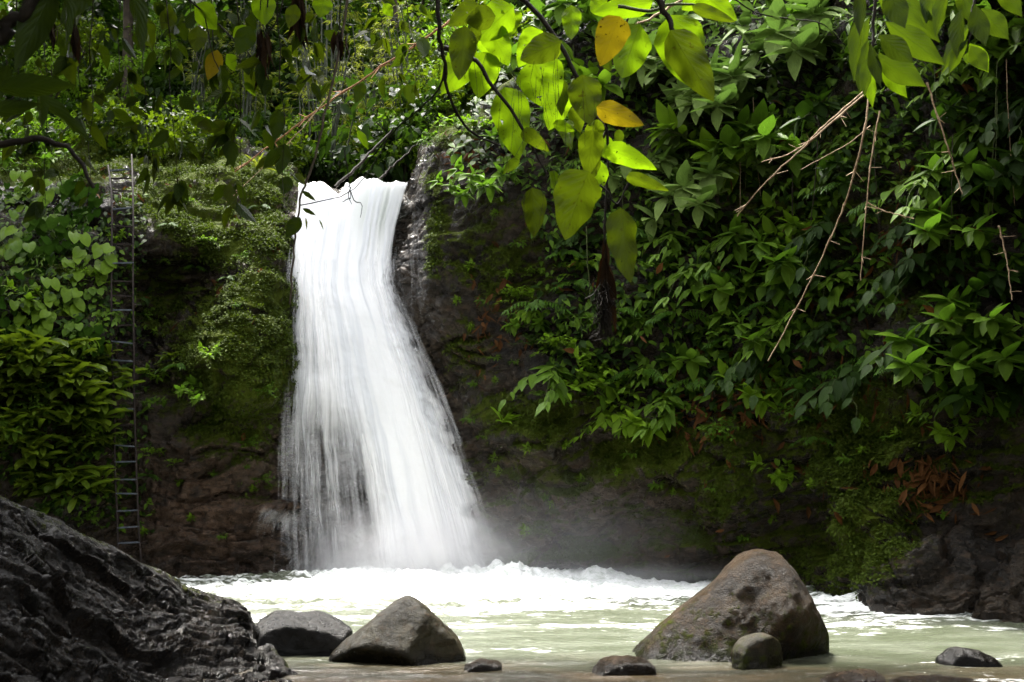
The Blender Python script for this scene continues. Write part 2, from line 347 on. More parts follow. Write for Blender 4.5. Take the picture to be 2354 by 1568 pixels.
# ------------------------------------------------------------------ dark wet rock slope at the left, near the camera
def make_outcrop():
    cols = [
        col_(-900, [1250, 1000, 1150, 1350, 1600, 2100], [11, 9, 8.0, 7.0, 6.0, 4.4]),
        col_(-350, [1330, 1065, 1210, 1400, 1600, 1900], [12, 10.2, 9.2, 8.2, 7.3, 6.0]),
        col_([0, 0, 0, 0, -20, -60], [1360, 1143, 1280, 1430, 1600, 1850], [12.6, 11.2, 10.2, 9.2, 8.3, 7.0]),
        col_([150, 150, 160, 160, 150, 120], [1390, 1217, 1340, 1460, 1600, 1800], [13.6, 12.2, 11.2, 10.2, 9.2, 7.8]),
        col_([330, 330, 335, 330, 320, 300], [1400, 1296, 1390, 1490, 1600, 1760], [14.8, 13.4, 12.4, 11.3, 10.3, 8.9]),
        col_([460, 460, 460, 450, 440, 420], [1420, 1352, 1420, 1500, 1600, 1750], [15.4, 14.3, 13.2, 12.0, 10.8, 9.4]),
        col_([545, 545, 545, 545, 530, 510], [1450, 1380, 1432, 1500, 1600, 1740], [15.2, 14.5, 13.6, 12.5, 11.1, 9.7]),
        col_([580, 580, 575, 580, 580, 560], [1470, 1425, 1460, 1520, 1600, 1740], [15.0, 14.3, 13.5, 12.4, 11.2, 9.8]),
        col_([620, 620, 620, 635, 630, 610], [1540, 1490, 1510, 1550, 1620, 1760], [13.4, 13.0, 12.6, 11.9, 10.9, 9.5]),
        col_([690, 690, 690, 690, 690, 680], [1590, 1560, 1575, 1600, 1660, 1800], [12.3, 12.0, 11.7, 11.2, 10.4, 9.0]),
    ]
    nr, nc = 330, 420
    P = catmull(catmull(np.array(cols), nc).transpose(1, 0, 2), nr)
    N = normals_grid(P)
    if N[nr // 2, nc // 2, 2] < 0: N = -N
    q = P.reshape(-1, 3); u, v = proj(q)
    dd_ = np.array([.43, .83, -.35]); nb = np.array([.89, -.46, .03]); nb -= dd_ * nb.dot(dd_) / dd_.dot(dd_); nb /= np.linalg.norm(nb); dd_ /= np.linalg.norm(dd_); nc3 = np.cross(dd_, nb)
    a = q @ dd_; b = q @ nb; c = q @ nc3             # beds run down to the right along the crest
    k = np.stack([a * 0.7, b * 3.6, c * 1.0], 1)
    warp = np.stack([fbm(q * 1.3, 3, 140 + j) for j in range(3)], 1)
    f1, f2, cid = worley(k * 1.1 + warp * 0.5, 23); g1, g2, gid = worley(k * 2.6 + warp * 0.8, 29)
    w2 = np.stack([fbm(q * 4.0, 3, 190 + j) for j in range(2)], 1); aa = a + warp[:, 1] * .35 + w2[:, 0] * .08; bb = b + warp[:, 2] * .16 + w2[:, 1] * .035
    bed = b * 5.5 + warp[:, 0] * 1.4; saw = bed - np.floor(bed)
    d = fbm(q * 0.9, 3, 150) * 0.14 + slabs(aa, bb, c, .55, 2.6, .7, 71) * .075 + slabs(aa, bb, c, 1.6, 6.5, 1.8, 73) * .045 + slabs(aa, bb, c, 4.5, 17, 4.5, 75) * .016
    d = d + (saw ** 1.5 - .4) * 0.03 + fbm(k * 3.0, 4, 160, ridged=True) * 0.012 + fbm(q * 14, 4, 170) * 0.008
    h1, h2, hid = worley(np.stack([a * 1.6, b * 3.4, c * 2.0], 1) + warp * .5, 51); i1, i2, iid = worley(np.stack([a * 4.2, b * 9, c * 5], 1) + w2[:, [0, 1, 0]] * .5, 53)
    d = d + (hid - .5) * .055 - (1 - sstep(0, .10, h2 - h1)) * .035 + (iid - .5) * .03 - (1 - sstep(0, .10, i2 - i1)) * .010
    edge = np.exp(-((np.linspace(0, 1, nr) - 0.2) / 0.10) ** 2)[:, None] * np.ones((1, nc))
    d = d * (1 - 0.62 * edge.ravel())
    q = q + N.reshape(-1, 3) * d[:, None]
    moss = 0.62 * edge.ravel() * sstep(1090, 1130, v) + 0.30 * fbm(q * 1.2, 3, 180)
    me = np_mesh('rock_outcrop', q, grid_faces(nr, nc), attrs={'moss': moss * 0.72})
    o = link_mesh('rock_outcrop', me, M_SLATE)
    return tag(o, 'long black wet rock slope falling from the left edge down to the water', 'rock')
OUTCROP = make_outcrop()
OBVH = bvh_of(OUTCROP)

# ------------------------------------------------------------------ boulders: rounded many-sided stones
def boulder(name, outline, D, depth, mat, label, extra=(), p=30, front_tilt=0.55, sub=6, seed=0, amp=0.03, group=None, moss=0.3, hump=0.0):
    vw = 1064 + 5680 / (D + depth * 0.5)
    ul, ur = min(q[0] for q in outline), max(q[0] for q in outline)
    outline = [q for q in outline if q[1] < vw - 6] + [(ur, vw), (ur + 4, vw + 90), (ul - 4, vw + 90), (ul, vw)]
    pts = [at(u, v, D + depth * 0.5) for u, v in outline]
    cx = sum(q.x for q in pts) / len(pts); cz = (max(q.z for q in pts) * 0.42 + min(q.z for q in pts) * 0.58)
    c = Vector((cx, D + depth * 0.5, cz))
    planes = []
    n = len(pts)
    sgn = sum(pts[i].x * pts[(i + 1) % n].z - pts[(i + 1) % n].x * pts[i].z for i in range(n))
    for i in range(n):
        a, b = pts[i], pts[(i + 1) % n]
        ex, ez = b.x - a.x, b.z - a.z
        nx, nz = (ez, -ex) if sgn > 0 else (-ez, ex)
        l = math.hypot(nx, nz)
        if l < 1e-6: continue
        nx /= l; nz /= l
        h = (a.x - c.x) * nx + (a.z - c.z) * nz
        if h < 0.02: continue
        planes.append((Vector((nx, 0, nz)), h))
        for fy, fh in ((-front_tilt, 1.02), (front_tilt, 1.0)):
            planes.append((Vector((nx, fy, nz)).normalized(), h * fh * 0.98))
    planes += [(Vector((0.1, -1, 0.15)).normalized(), depth * 0.5), (Vector((-0.1, 1, 0.2)).normalized(), depth * 0.5)]
    for e in extra: planes.append((Vector(e[:3]).normalized(), e[3]))
    bm = bmesh.new(); bmesh.ops.create_icosphere(bm, subdivisions=sub, radius=1.0)
    V = np.array([q.co[:] for q in bm.verts]); F = np.array([[q.index for q in f.verts] for f in bm.faces]); bm.free()
    Nn = np.array([pl[0][:] for pl in planes]); H = np.array([pl[1] for pl in planes])
    dots = np.maximum(V @ Nn.T, 0) / H
    r = 1.0 / (np.sum(dots ** p, axis=1) ** (1.0 / p))
    Q = V * r[:, None] * 1.035
    size = float(np.ptp(Q[:, 2]))
    W = Q + seed * 3.7
    f1, f2, cid = worley(W / size * 2.2, seed)
    d = fbm(W / size * 1.6, 4, seed) * amp * 2.2 * size + fbm(W / size * 9, 4, seed + 9) * amp * 0.5 * size
    d = d + (f1 - 0.45) * amp * 1.6 * size + fbm(W / size * 4, 4, seed + 19, ridged=True) * amp * 0.5 * size
    Q = Q + V * d[:, None]
    ms = moss + 0.4 * np.clip(-(Q[:, 2] / size), -0.5, 0.6)
    wz = Q[:, 2] + c.z; wet = 1 - sstep(0.03, 0.20, wz + 0.10 * fbm(W * 3.0, 3, seed + 31))
    me = np_mesh(name, Q, F, attrs={'moss': ms, 'wet': wet})
    o = link_mesh(name, me, mat); o.location = c
    return tag(o, label, 'boulder', group)
boulder('boulder', [(582, 1450), (592, 1428), (640, 1402), (700, 1403), (745, 1408), (790, 1432), (812, 1445), (800, 1500), (640, 1540), (590, 1500)], 13.0, 0.75, M_BOULDER_DARK,
        'low rounded dark boulder at the water, left of the pointed grey one', seed=3, amp=0.03, moss=0.02)
boulder('boulder', [(762, 1500), (790, 1465), (850, 1425), (905, 1378), (930, 1368), (975, 1388), (1010, 1420), (1045, 1460), (1064, 1510), (1050, 1545), (900, 1560), (775, 1545)], 12.4, 0.95, M_BOULDER,
        'smooth grey boulder with a pointed top in front of the fall', extra=[(-0.15, -0.75, 0.55, 0.40), (-0.25, -0.8, -0.42, 0.36), (0.5, -0.75, 0.2, 0.44)], seed=5, amp=0.022, moss=0.08)
boulder('boulder', [(1462, 1500), (1520, 1435), (1600, 1360), (1650, 1325), (1700, 1285), (1735, 1262), (1768, 1250), (1805, 1262), (1826, 1296), (1848, 1335), (1862, 1368), (1888, 1400), (1896, 1450), (1893, 1520), (1870, 1560), (1600, 1560), (1480, 1540)], 12.7, 1.15, M_BOULDER_WET,
        'tallest brown boulder with a long left slope and stained face', extra=[(-0.30, -0.85, 0.40, 0.50), (0.60, -0.72, -0.40, 0.50), (0.50, -0.75, 0.35, 0.60), (0.1, -0.75, 0.66, 0.62), (0.12, 0.0, 1.0, 0.76), (0.25, -0.3, 0.9, 0.77)], seed=8, amp=0.026, moss=0.34)
boulder('boulder', [(1682, 1500), (1700, 1475), (1738, 1460), (1770, 1466), (1795, 1490), (1800, 1520), (1780, 1545), (1690, 1550)], 12.25, 0.4, M_BOULDER,
        'small grey-green stone leaning on the foot of the tallest boulder', extra=[(0.6, -0.6, 0.0, 0.16)], seed=11, amp=0.03, moss=0.42, sub=5)
boulder('river_stone', [(1368, 1540), (1380, 1525), (1420, 1513), (1470, 1515), (1495, 1525), (1508, 1545), (1440, 1565)], 11.85, 0.35, M_BOULDER_WET,
        'low wet brown stone in shallow water left of the tallest boulder', seed=13, amp=0.05, moss=0.0, sub=5)
boulder('river_stone', [(2155, 1510), (2180, 1492), (2215, 1482), (2240, 1486), (2268, 1508), (2290, 1525), (2200, 1545)], 12.4, 0.4, M_BOULDER_DARK,
        'rounded black stone breaking the current at the right', seed=15, amp=0.03, moss=0.0, sub=5)
boulder('river_stone', [(1890, 1570), (1910, 1552), (1960, 1540), (2000, 1545), (2030, 1562), (1960, 1600)], 11.25, 0.35, M_BOULDER_WET,
        'flat wet stone at the bottom edge below the tallest boulder', seed=17, amp=0.05, moss=0.05, sub=5)
boulder('river_stone', [(1070, 1540), (1085, 1528), (1110, 1518), (1135, 1524), (1148, 1535), (1100, 1555)], 12.1, 0.25, M_BOULDER_WET,
        'small brown stone barely above water right of the pointed boulder', seed=19, amp=0.04, moss=0.0, sub=5)
boulder('river_stone', [(2050, 1575), (2080, 1556), (2140, 1552), (2200, 1560), (2230, 1580), (2140, 1600)], 11.2, 0.4, M_BOULDER_WET,
        'long brown stone just under the surface at the bottom right', seed=21, amp=0.04, moss=0.0, sub=5)
# ------------------------------------------------------------------ the pool and stream
def make_pool():
    ys = np.concatenate([np.linspace(2.0, 10.5, 40)[:-1], np.linspace(10.5, 25.0, 520)])
    xs = np.concatenate([np.linspace(-16, -6.5, 50)[:-1], np.linspace(-6.5, 8.5, 560), np.linspace(8.5, 20, 60)[1:]])
    nr, nc = len(ys), len(xs)
    X, Y = np.meshgrid(xs, ys); q = np.stack([X.ravel(), Y.ravel(), np.zeros(X.size)], 1)
    u, v = proj(q)
    x, y = q[:, 0], q[:, 1]
    fx, fy = -0.9, 21.9                                         # where the fall lands
    r = np.hypot((x - fx) / 1.25, (y - fy))
    boil = np.exp(-(r / 2.6) ** 2)
    # current sweeps from the fall to the right and towards the camera
    adv = np.stack([x * 0.55 + y * 0.10, y * 2.1 - x * 0.35, np.zeros_like(x)], 1)
    w1 = fbm(adv * 0.9, 4, 201); w2 = fbm(adv * 2.6, 4, 211, 0.6); w3 = fbm(np.stack([x * 2.2, y * 6.5, 0 * x], 1), 3, 221)
    chop = 0.35 + 0.9 * np.exp(-(r / 6) ** 2) + 0.5 * sstep(3, 6, x)
    z = (w1 * 0.075 + w2 * 0.045 + w3 * 0.012) * chop
    lump = fbm(np.stack([x * 1.3, y * 1.3, 0 * x], 1), 4, 231, ridged=True)
    z = z + boil * (0.05 + 0.12 * lump)
    z = z + 0.13 * np.exp(-((x + 0.20) / 0.55) ** 2 - ((y - 21.3) / 0.6) ** 2) * (0.7 + 0.5 * lump)
    z = z + 0.10 * np.exp(-((x - 1.2) / 0.9) ** 2 - ((y - 20.9) / 0.5) ** 2) * (0.5 + 0.9 * lump)
    z = z + 0.16 * np.exp(-((x - 4.9) / 0.5) ** 2 - ((y - 18.0) / 0.7) ** 2) * (0.5 + 0.8 * lump)
    z = z + 0.05 * sstep(14, 20, y) + (0.10 * boil + 0.05 * sstep(15, 19, y)) * np.clip(fbm(np.stack([x * 4.5, y * 3.2, 0 * x], 1), 4, 236, 0.6, True), -.3, 1)
    # foam cover: boiling white core, streaks that run out of it, a white line along the right bank
    streak = fbm(np.stack([x * 0.42 + 9, y * 1.7 - x * 0.22, 0 * x], 1), 5, 241, 0.62)
    fine = fbm(np.stack([x * 2.4, y * 7.0, 0 * x], 1), 4, 251, 0.6)
    core = np.maximum(np.exp(-((x - 0.9) / 4.2) ** 4 - ((y - 20.2) / 3.4) ** 4) * 1.1, boil * 1.25)
    lefts = 0.72 * np.exp(-((x + 3.4) / 2.2) ** 2 - ((y - 18.8) / 1.5) ** 2) + 0.5 * np.exp(-((x + 3.3) / 1.6) ** 2 - ((y - 20.6) / 0.35) ** 2)
    bank = 0.80 * np.exp(-((x - 4.6) / 1.5) ** 2 - ((y - 17.9) / 1.3) ** 2) + 0.65 * np.exp(-((y - (16.3 - 0.15 * (x - 5))) / 0.5) ** 2) * sstep(3.8, 5.2, x)
    mid = 0.50 * sstep(13.4, 16.2, y) * (1 - sstep(21, 22, y))
    foam = np.maximum.reduce([core, lefts, bank, mid])
    for sx, sy, sr in [(at(700, 1500, 13.3).x, 13.35, .52), (at(915, 1510, 12.8).x, 12.85, .68), (at(1680, 1500, 13.2).x, 13.25, 1.02), (at(1740, 1520, 12.4).x, 12.45, .26), (at(1440, 1540, 12).x, 12.0, .32), (at(2220, 1518, 12.6).x, 12.6, .34)]:
        rr_ = np.hypot(x - sx, (y - sy) * 1.5)
        foam = foam + 0.30 * np.exp(-((rr_ - sr * 1.12) / 0.10) ** 2) * (0.4 + fine)
    foam = np.clip(foam + 0.75 * streak + 0.30 * fine - 0.04, 0, 1.3)
    brown = 1 - sstep(11.9, 13.9, y + 0.35 * streak + 0.03 * x)
    me = np_mesh('water', np.stack([x, y, z], 1), grid_faces(nr, nc), attrs={'foam': foam, 'silt': brown})
    M = Mat('river_water'); co = M.n('TexCoord').outputs['Object']
    mp = M.n('Mapping', {'Vector': co, 'Scale': (0.8, 2.6, 1.0), 'Rotation': (0, 0, R(8))})
    n1 = M.noise(mp, 3.2, 8, 0.65); n2 = M.noise(mp, 11, 6, 0.65); n3 = M.noise(mp, 0.9, 4)
    deep = M.mix(M.ramp(n3.outputs[0], 0.35, 0.65), (0.060, 0.069, 0.043), (0.100, 0.110, 0.080))
    bed = M.mix(M.ramp(n3.outputs[0], 0.42, 0.62), (0.007, 0.0055, 0.003), (0.020, 0.011, 0.0035))
    col = M.mix(M.math('MULTIPLY', M.attr('silt').outputs['Fac'], 0.92), deep, bed)
    f = M.math('ADD', M.attr('foam').outputs['Fac'], M.math('MULTIPLY', M.math('SUBTRACT', n1.outputs[0], 0.5), 1.7))
    f = M.math('ADD', f, M.math('MULTIPLY', M.math('SUBTRACT', n2.outputs[0], 0.5), 1.1))
    ff = M.ramp(f, 0.36, 0.82)
    spark = M.ramp(n2.outputs[0], 0.66, 0.76, 0, 0.45)
    ff = M.math('MAXIMUM', ff, spark)
    n5 = M.noise(mp, 6.0, 8, 0.72); col = M.mix(ff, col, M.mix(M.ramp(n5.outputs[0], 0.36, 0.56), (0.60, 0.64, 0.58), (0.93, 0.94, 0.93)))
    hgt = M.math('ADD', M.math('MULTIPLY', n1.outputs[0], 0.7), M.math('MULTIPLY', n2.outputs[0], 0.35))
    bp = M.n('Bump', {'Strength': 0.6, 'Distance': 0.06, 'Height': hgt})
    b = M.n('BsdfPrincipled', {'Base Color': col, 'Roughness': M.math('ADD', M.math('MULTIPLY', ff, 0.6), 0.10), 'Normal': bp, 'Specular IOR Level': 0.2, 'IOR': 1.33})
    M.surf(b)
    return tag(link_mesh('water', me, M.m), kind='structure')
make_pool()

# ------------------------------------------------------------------ the fall
FL = [(418, 690, 936, 23.15), (442, 688, 927, 23.08), (480, 682, 918, 22.97), (520, 674, 910, 22.86), (600, 664, 900, 22.65), (650, 660, 903, 22.52), (720, 658, 930, 22.36), (800, 656, 960, 22.2),
      (900, 652, 1000, 22.02), (1000, 648, 1033, 21.88), (1100, 645, 1068, 21.76), (1200, 643, 1100, 21.66), (1290, 643, 1126, 21.6), (1345, 645, 1142, 21.58)]
def fall_material(name, su, sv, seed, white=0.98):
    M = Mat(name); uv0 = M.n('UVMap').outputs[0]
    wn = M.noise(M.n('Mapping', {'Vector': uv0, 'Location': (seed * 2, seed, 0), 'Scale': (5, 4.5, 1)}), 1.0, 3, 0.5, '2D')
    wv = M.n('VectorMath', {0: M.n('VectorMath', {0: wn.outputs['Color'], 1: (0.5, 0.5, 0.5)}, operation='SUBTRACT'), 1: (0.055, 0.05, 0.0)}, operation='MULTIPLY')
    uv = M.n('VectorMath', {0: uv0, 1: wv}, operation='ADD').outputs[0]
    m1 = M.n('Mapping', {'Vector': uv, 'Location': (seed, seed * 0.7, 0), 'Scale': (su, sv, 1)})
    a = M.noise(m1, 1.0, 5, 0.6, '2D'); 
    m2 = M.n('Mapping', {'Vector': uv, 'Location': (seed * 1.7, seed, 0), 'Scale': (su * 0.28, sv * 0.55, 1)})
    b = M.noise(m2, 1.0, 4, 0.55, '2D')
    s = M.math('ADD', M.math('MULTIPLY', a.outputs[0], 0.62), M.math('MULTIPLY', b.outputs[0], 0.38))
    s = M.n('MapRange', {0: s, 1: 0.27, 2: 0.73, 3: 0.0, 4: 1.0}).outputs[0]
    d = M.attr('dens').outputs['Fac']
    al = M.math('MULTIPLY', M.math('ADD', M.math('SUBTRACT', s, 1.0), M.math('MULTIPLY', d, 1.75)), 1.05, clamp=True)
    al = M.math('MULTIPLY', al, M.math('MINIMUM', M.math('MULTIPLY', d, 6.0), 1.0))
    bp = M.n('Bump', {'Strength': 0.2, 'Distance': 0.05, 'Height': s})
    gl = M.math('MULTIPLY', M.attr('glass').outputs['Fac'], M.ramp(b.outputs[0], 0.30, 0.62))
    wc = M.mix(gl, (white, white, white), (0.42, 0.47, 0.42))
    wc = M.mix(M.ramp(b.outputs[0], 0.34, 0.56), (0.80, 0.815, 0.84), wc)
    df = M.n('BsdfDiffuse', {'Color': wc, 'Normal': bp})
    tl = M.n('BsdfTranslucent', {'Color': wc})
    mx = M.n('MixShader', {0: 0.5, 1: df, 2: tl})
    tr = M.n('BsdfTransparent')
    M.surf(M.n('MixShader', {0: al, 1: tr, 2: mx})); return M.m
def make_fall():
    root = empty('waterfall', at(880, 1325, 21.9), 'broad white waterfall plunging between the mossy rock walls into the pool', 'waterfall')
    tab = np.array(FL, dtype=float)
    base = np.array(root.location[:])
    for L in range(4):
        ns, nt = 150, 300
        s = np.linspace(-0.08, 1.14, ns)
        vs_ = np.concatenate([np.full(20, 418.0), np.linspace(418, 1345, nt - 20)])
        le = np.interp(vs_, tab[:, 0], tab[:, 1]); ri = np.interp(vs_, tab[:, 0], tab[:, 2]); dd = np.interp(vs_, tab[:, 0], tab[:, 3])
        k = np.ones(5) / 5
        U = le[:, None] + (ri - le)[:, None] * s[None, :]
        Vv = np.repeat(vs_[:, None], ns, 1)
        # the lip is uneven: a notch left of centre
        lip = 30 * np.exp(-((s - 0.36) / 0.10) ** 2) - 5 * np.exp(-((s - 0.6) / 0.12) ** 2)
        lip = lip + 13 * fbm(np.stack([s * 14, s * 0 + L, s * 0], 1), 4, 305)
        Vv = Vv + lip[None, :] * np.exp(-(Vv - 418) / 45.0)
        D = np.repeat(dd[:, None], ns, 1)
        P = np.zeros((nt, ns, 3))
        a = (784.0 - Vv) / FPX; b = (U - 1176.5) / FPX; t = D / (CT - a * ST)
        P[..., 0] = b * t; P[..., 1] = D; P[..., 2] = CAM_H + (ST + a * CT) * t
        P[..., 0] += 0.05 * fbm(np.stack([P[..., 2].ravel() * 1.1 + 5 * (np.repeat(s[None, :], nt, 0).ravel() > .5), 0 * P[..., 0].ravel() + L * .4, 0 * P[..., 0].ravel()], 1), 4, 395).reshape(nt, ns) * (np.abs(2 * s - 1) ** 2)[None, :] * 2.2
        for i in range(20):                                    # upstream of the lip
            f = 1 - i / 20.0
            P[i] = P[20]; P[i, :, 1] += 5.0 * f; P[i, :, 2] += 0.10 * min(1, f * 6) - 0.05 * f
        flat = P.reshape(-1, 3)
        z = flat[:, 2]; S = np.repeat(s[None, :], nt, 0).ravel()
        fl = np.stack([S * 9.0 + L * 7, z * 0.55, np.full_like(z, L * 3.1)], 1)
        lump = fbm(fl, 4, 300 + L * 10)
        clump = fbm(np.stack([S * 4.5 + L, z * 1.3, 0 * z], 1), 4, 340 + L, ridged=True)
        flat = flat.copy()
        edge = (2 * S - 1) ** 2
        flat[:, 1] += L * 0.10 - 0.12 + edge * 0.20 - (lump * 0.05 + clump * 0.05) * (1 - 0.7 * sstep(3.0, 7.0, z)) - 0.02 * fbm(np.stack([S * 38 + L, z * .5, 0 * z], 1), 3, 333) - 0.06 * np.exp(-((z - 3.1) / .5) ** 2 - ((S - .22) / .16) ** 2)
        flat[:, 0] += fbm(fl * 1.7, 3, 360 + L) * 0.05
        u, v = proj(flat)
        cl = np.interp(v, [418, 600, 700, 800, 900, 1000, 1100, 1200, 1330], [686, 672, 715, 765, 812, 850, 878, 898, 892])
        core = sstep(-70, 55, u - cl + 26 * lump)
        veil = np.interp(v, [418, 560, 700, 860, 1000, 1150, 1330], [0.95, 0.9, 0.62, 0.44, 0.33, 0.20, 0.17])
        veil = veil + 0.20 * np.exp(-((v - 880) / 60) ** 2) + 0.12 * clump
        dens = veil * (1 - core) + core * 1.02
        le_ = np.interp(v, tab[:, 0], tab[:, 1]); re_ = np.interp(v, tab[:, 0], tab[:, 2])
        fe = np.interp(v, [418, 600, 700, 1330], [6, 26, 62, 110])
        jag = 30 * fbm(np.stack([z * 2.0, S * 2, np.full_like(z, L * 2.2)], 1), 4, 380)
        dens = dens * sstep(0, 1, (re_ + np.interp(v, [418, 600, 1330], [4, 12, 44]) - u + 1.6 * jag * sstep(560, 720, v)) / fe)
        dens = dens * sstep(0, 1, (u - le_ + 4 + jag * 0.6 * sstep(480, 560, v)) / np.interp(v, [418, 560, 800, 1330], [4, 18, 40, 46]))
        # bare rock shows through at the pinched right side
        dens = dens - 0.35 * np.exp(-((u - 905) / 22) ** 2 - ((v - 560) / 60) ** 2)
        arc = np.concatenate([[0], np.cumsum(np.linalg.norm(np.diff(P[:, ns // 2], axis=0), axis=1))])
        uv = np.stack([S, np.repeat(arc[:, None], ns, 1).ravel() * 0.16], 1)
        me = np_mesh('falling_sheet', flat - base, grid_faces(nt, ns), uv=uv, attrs={'dens': np.clip(dens, 0, 1.1), 'glass': 0.6 * np.exp(-((u - 875) / 60) ** 2 - ((v - 480) / 75) ** 2)})
        o = link_mesh('falling_sheet', me, fall_material('falling_water', (38, 24, 30, 16)[L], 1.6, 3.1 * L + 1), root)
    # loose threads of water thrown off the sheet
    rr = np.random.default_rng(5); n = 1700
    s = np.where(rr.random(n) < 0.55, rr.uniform(-0.015, 0.45, n), rr.uniform(0.78, 1.05, n)); v0 = rr.uniform(560, 1290, n) 
    Vs, Fs = [], []
    for i in range(n):
        ln = rr.uniform(50, 190) * (0.6 + (v0[i] - 560) / 900); w_ = rr.uniform(0.8, 3.2)
        for j in range(4):
            vv = min(v0[i] + ln * j / 3.0, 1340)
            le = np.interp(vv, tab[:, 0], tab[:, 1]); ri = np.interp(vv, tab[:, 0], tab[:, 2]); dd = np.interp(vv, tab[:, 0], tab[:, 3])
            u = le + (ri - le) * (s[i] + 0.02 * math.sin(i)) ; hw = w_ * (0.15, 1, 0.8, 0.1)[j]
            Dp = dd - 0.28 + 0.5 * ((i * 37) % 100) / 100.0
            Vs.append(tuple(at(u - hw, vv, Dp) - root.location)); Vs.append(tuple(at(u + hw, vv, Dp) - root.location))
        k = i * 8
        for j in range(3): Fs.append((k + 2 * j, k + 2 * j + 1, k + 2 * j + 3, k + 2 * j + 2))
    # trickles over the wet rock at the right of the pinch, and the splash on the ledge at the left foot
    for i in range(190):
        k = len(Vs)
        if i < 26:
            t0 = rr.uniform(0, 1); u0 = 935 + 45 * t0 + rr.normal(0, 8); va = rr.uniform(440, 600) + 60 * t0; ln = rr.uniform(40, 170); path = [(u0 + j * rr.uniform(-3, 3) + j * 2.5 * (va > 560), va + ln * j / 3.0) for j in range(4)]; hw = rr.uniform(.3, 1.0)
        else:
            u0 = 600 + 95 * rr.random(); va = 1168 + 0.20 * (u0 - 600) + rr.normal(0, 4); ln = rr.uniform(15, 75); sx = rr.normal(-2, 5); path = [(u0 + sx * j, va + ln * (j / 3.0) ** 1.6) for j in range(4)]; hw = rr.uniform(.4, 1.5)
        for j, (u, vv) in enumerate(path):
            o_, d_ = ray(u, vv); p_, n_, _i, _t = BVH.ray_cast(o_, d_, 60.0)
            p_ = p_ - d_ * 0.05 if p_ is not None else at(u, vv, 21.8)
            w_ = hw * (0.2, 1, .9, .1)[j] / FPX * 22
            Vs.append(tuple(p_ + Vector((-w_, 0, 0)) - root.location)); Vs.append(tuple(p_ + Vector((w_, 0, 0)) - root.location))
        for j in range(3): Fs.append((k + 2 * j, k + 2 * j + 1, k + 2 * j + 3, k + 2 * j + 2))
    for i in range(1500):                                     # drops thrown up where the water lands
        k = len(Vs); x0 = rr.uniform(-4.0, 0.5); y0 = 21.3 + rr.normal(0, .25); a0 = rr.normal(0, .6); h = abs(rr.normal(0, .20)) + .03; w_ = rr.uniform(.004, .014)
        for j in range(4):
            f = j / 3.0; p_ = Vector((x0 + math.sin(a0) * h * f * 1.2, y0 - .3 * h * f, 0.03 + h * (f * 1.6 - f * f * .7)))
            q_ = w_ * (.4, 1, .8, .2)[j]; Vs.append(tuple(p_ + Vector((-q_, 0, 0)) - root.location)); Vs.append(tuple(p_ + Vector((q_, 0, 0)) - root.location))
        for j in range(3): Fs.append((k + 2 * j, k + 2 * j + 1, k + 2 * j + 3, k + 2 * j + 2))
    M = Mat('water_threads')
    tr = M.n('BsdfTransparent'); df = M.n('BsdfDiffuse', {'Color': (0.9, 0.9, 0.92, 1)}); tl = M.n('BsdfTranslucent', {'Color': (0.9, 0.9, 0.92, 1)})
    M.surf(M.n('MixShader', {0: 0.085, 1: tr, 2: M.n('MixShader', {0: 0.4, 1: df, 2: tl})}))
    o = link_mesh('water_threads', np_mesh('water_threads', Vs, Fs), M.m, root); o['kind'] = 'stuff'
make_fall()

# small side splash on the ledge left of the fall
# ------------------------------------------------------------------ spray hanging over the foot of the fall
def make_mist(name, c, rad, dens):
    bm = bmesh.new(); bmesh.ops.create_icosphere(bm, subdivisions=3, radius=1.0)
    me = bpy.data.meshes.new(name); bm.to_mesh(me); bm.free()
    M = Mat('spray_mist'); co = M.n('TexCoord').outputs['Object']
    r = M.n('VectorMath', {0: co}, operation='LENGTH').outputs['Value']
    f = M.ramp(r, 0.05, 0.98, 1.0, 0.0); f = M.math('POWER', f, 1.4)
    n = M.noise(co, 2.2, 3)
    f = M.math('MULTIPLY', f, M.ramp(n.outputs[0], 0.3, 0.7, 0.35, 1.2))
    v = M.n('VolumePrincipled', {'Color': (0.96, 0.96, 0.98, 1), 'Density': M.math('MULTIPLY', f, dens), 'Anisotropy': 0.2})
    M.t.links.new(v.outputs[0], M.out.inputs['Volume'])
    o = link_mesh(name, me, M.m); o.location = c; o.scale = rad
    o.visible_shadow = True
    return tag(o, None, None, kind='stuff')
make_mist('mist', at(1290, 1255, 20.5), (4.0, 1.2, 1.8), 0.20)
make_mist('mist', at(960, 1290, 21.2), (2.7, 1.0, 1.45), 2.2)
make_mist('mist', at(1420, 1330, 20.2), (3.6, 0.7, 0.42), 0.7)
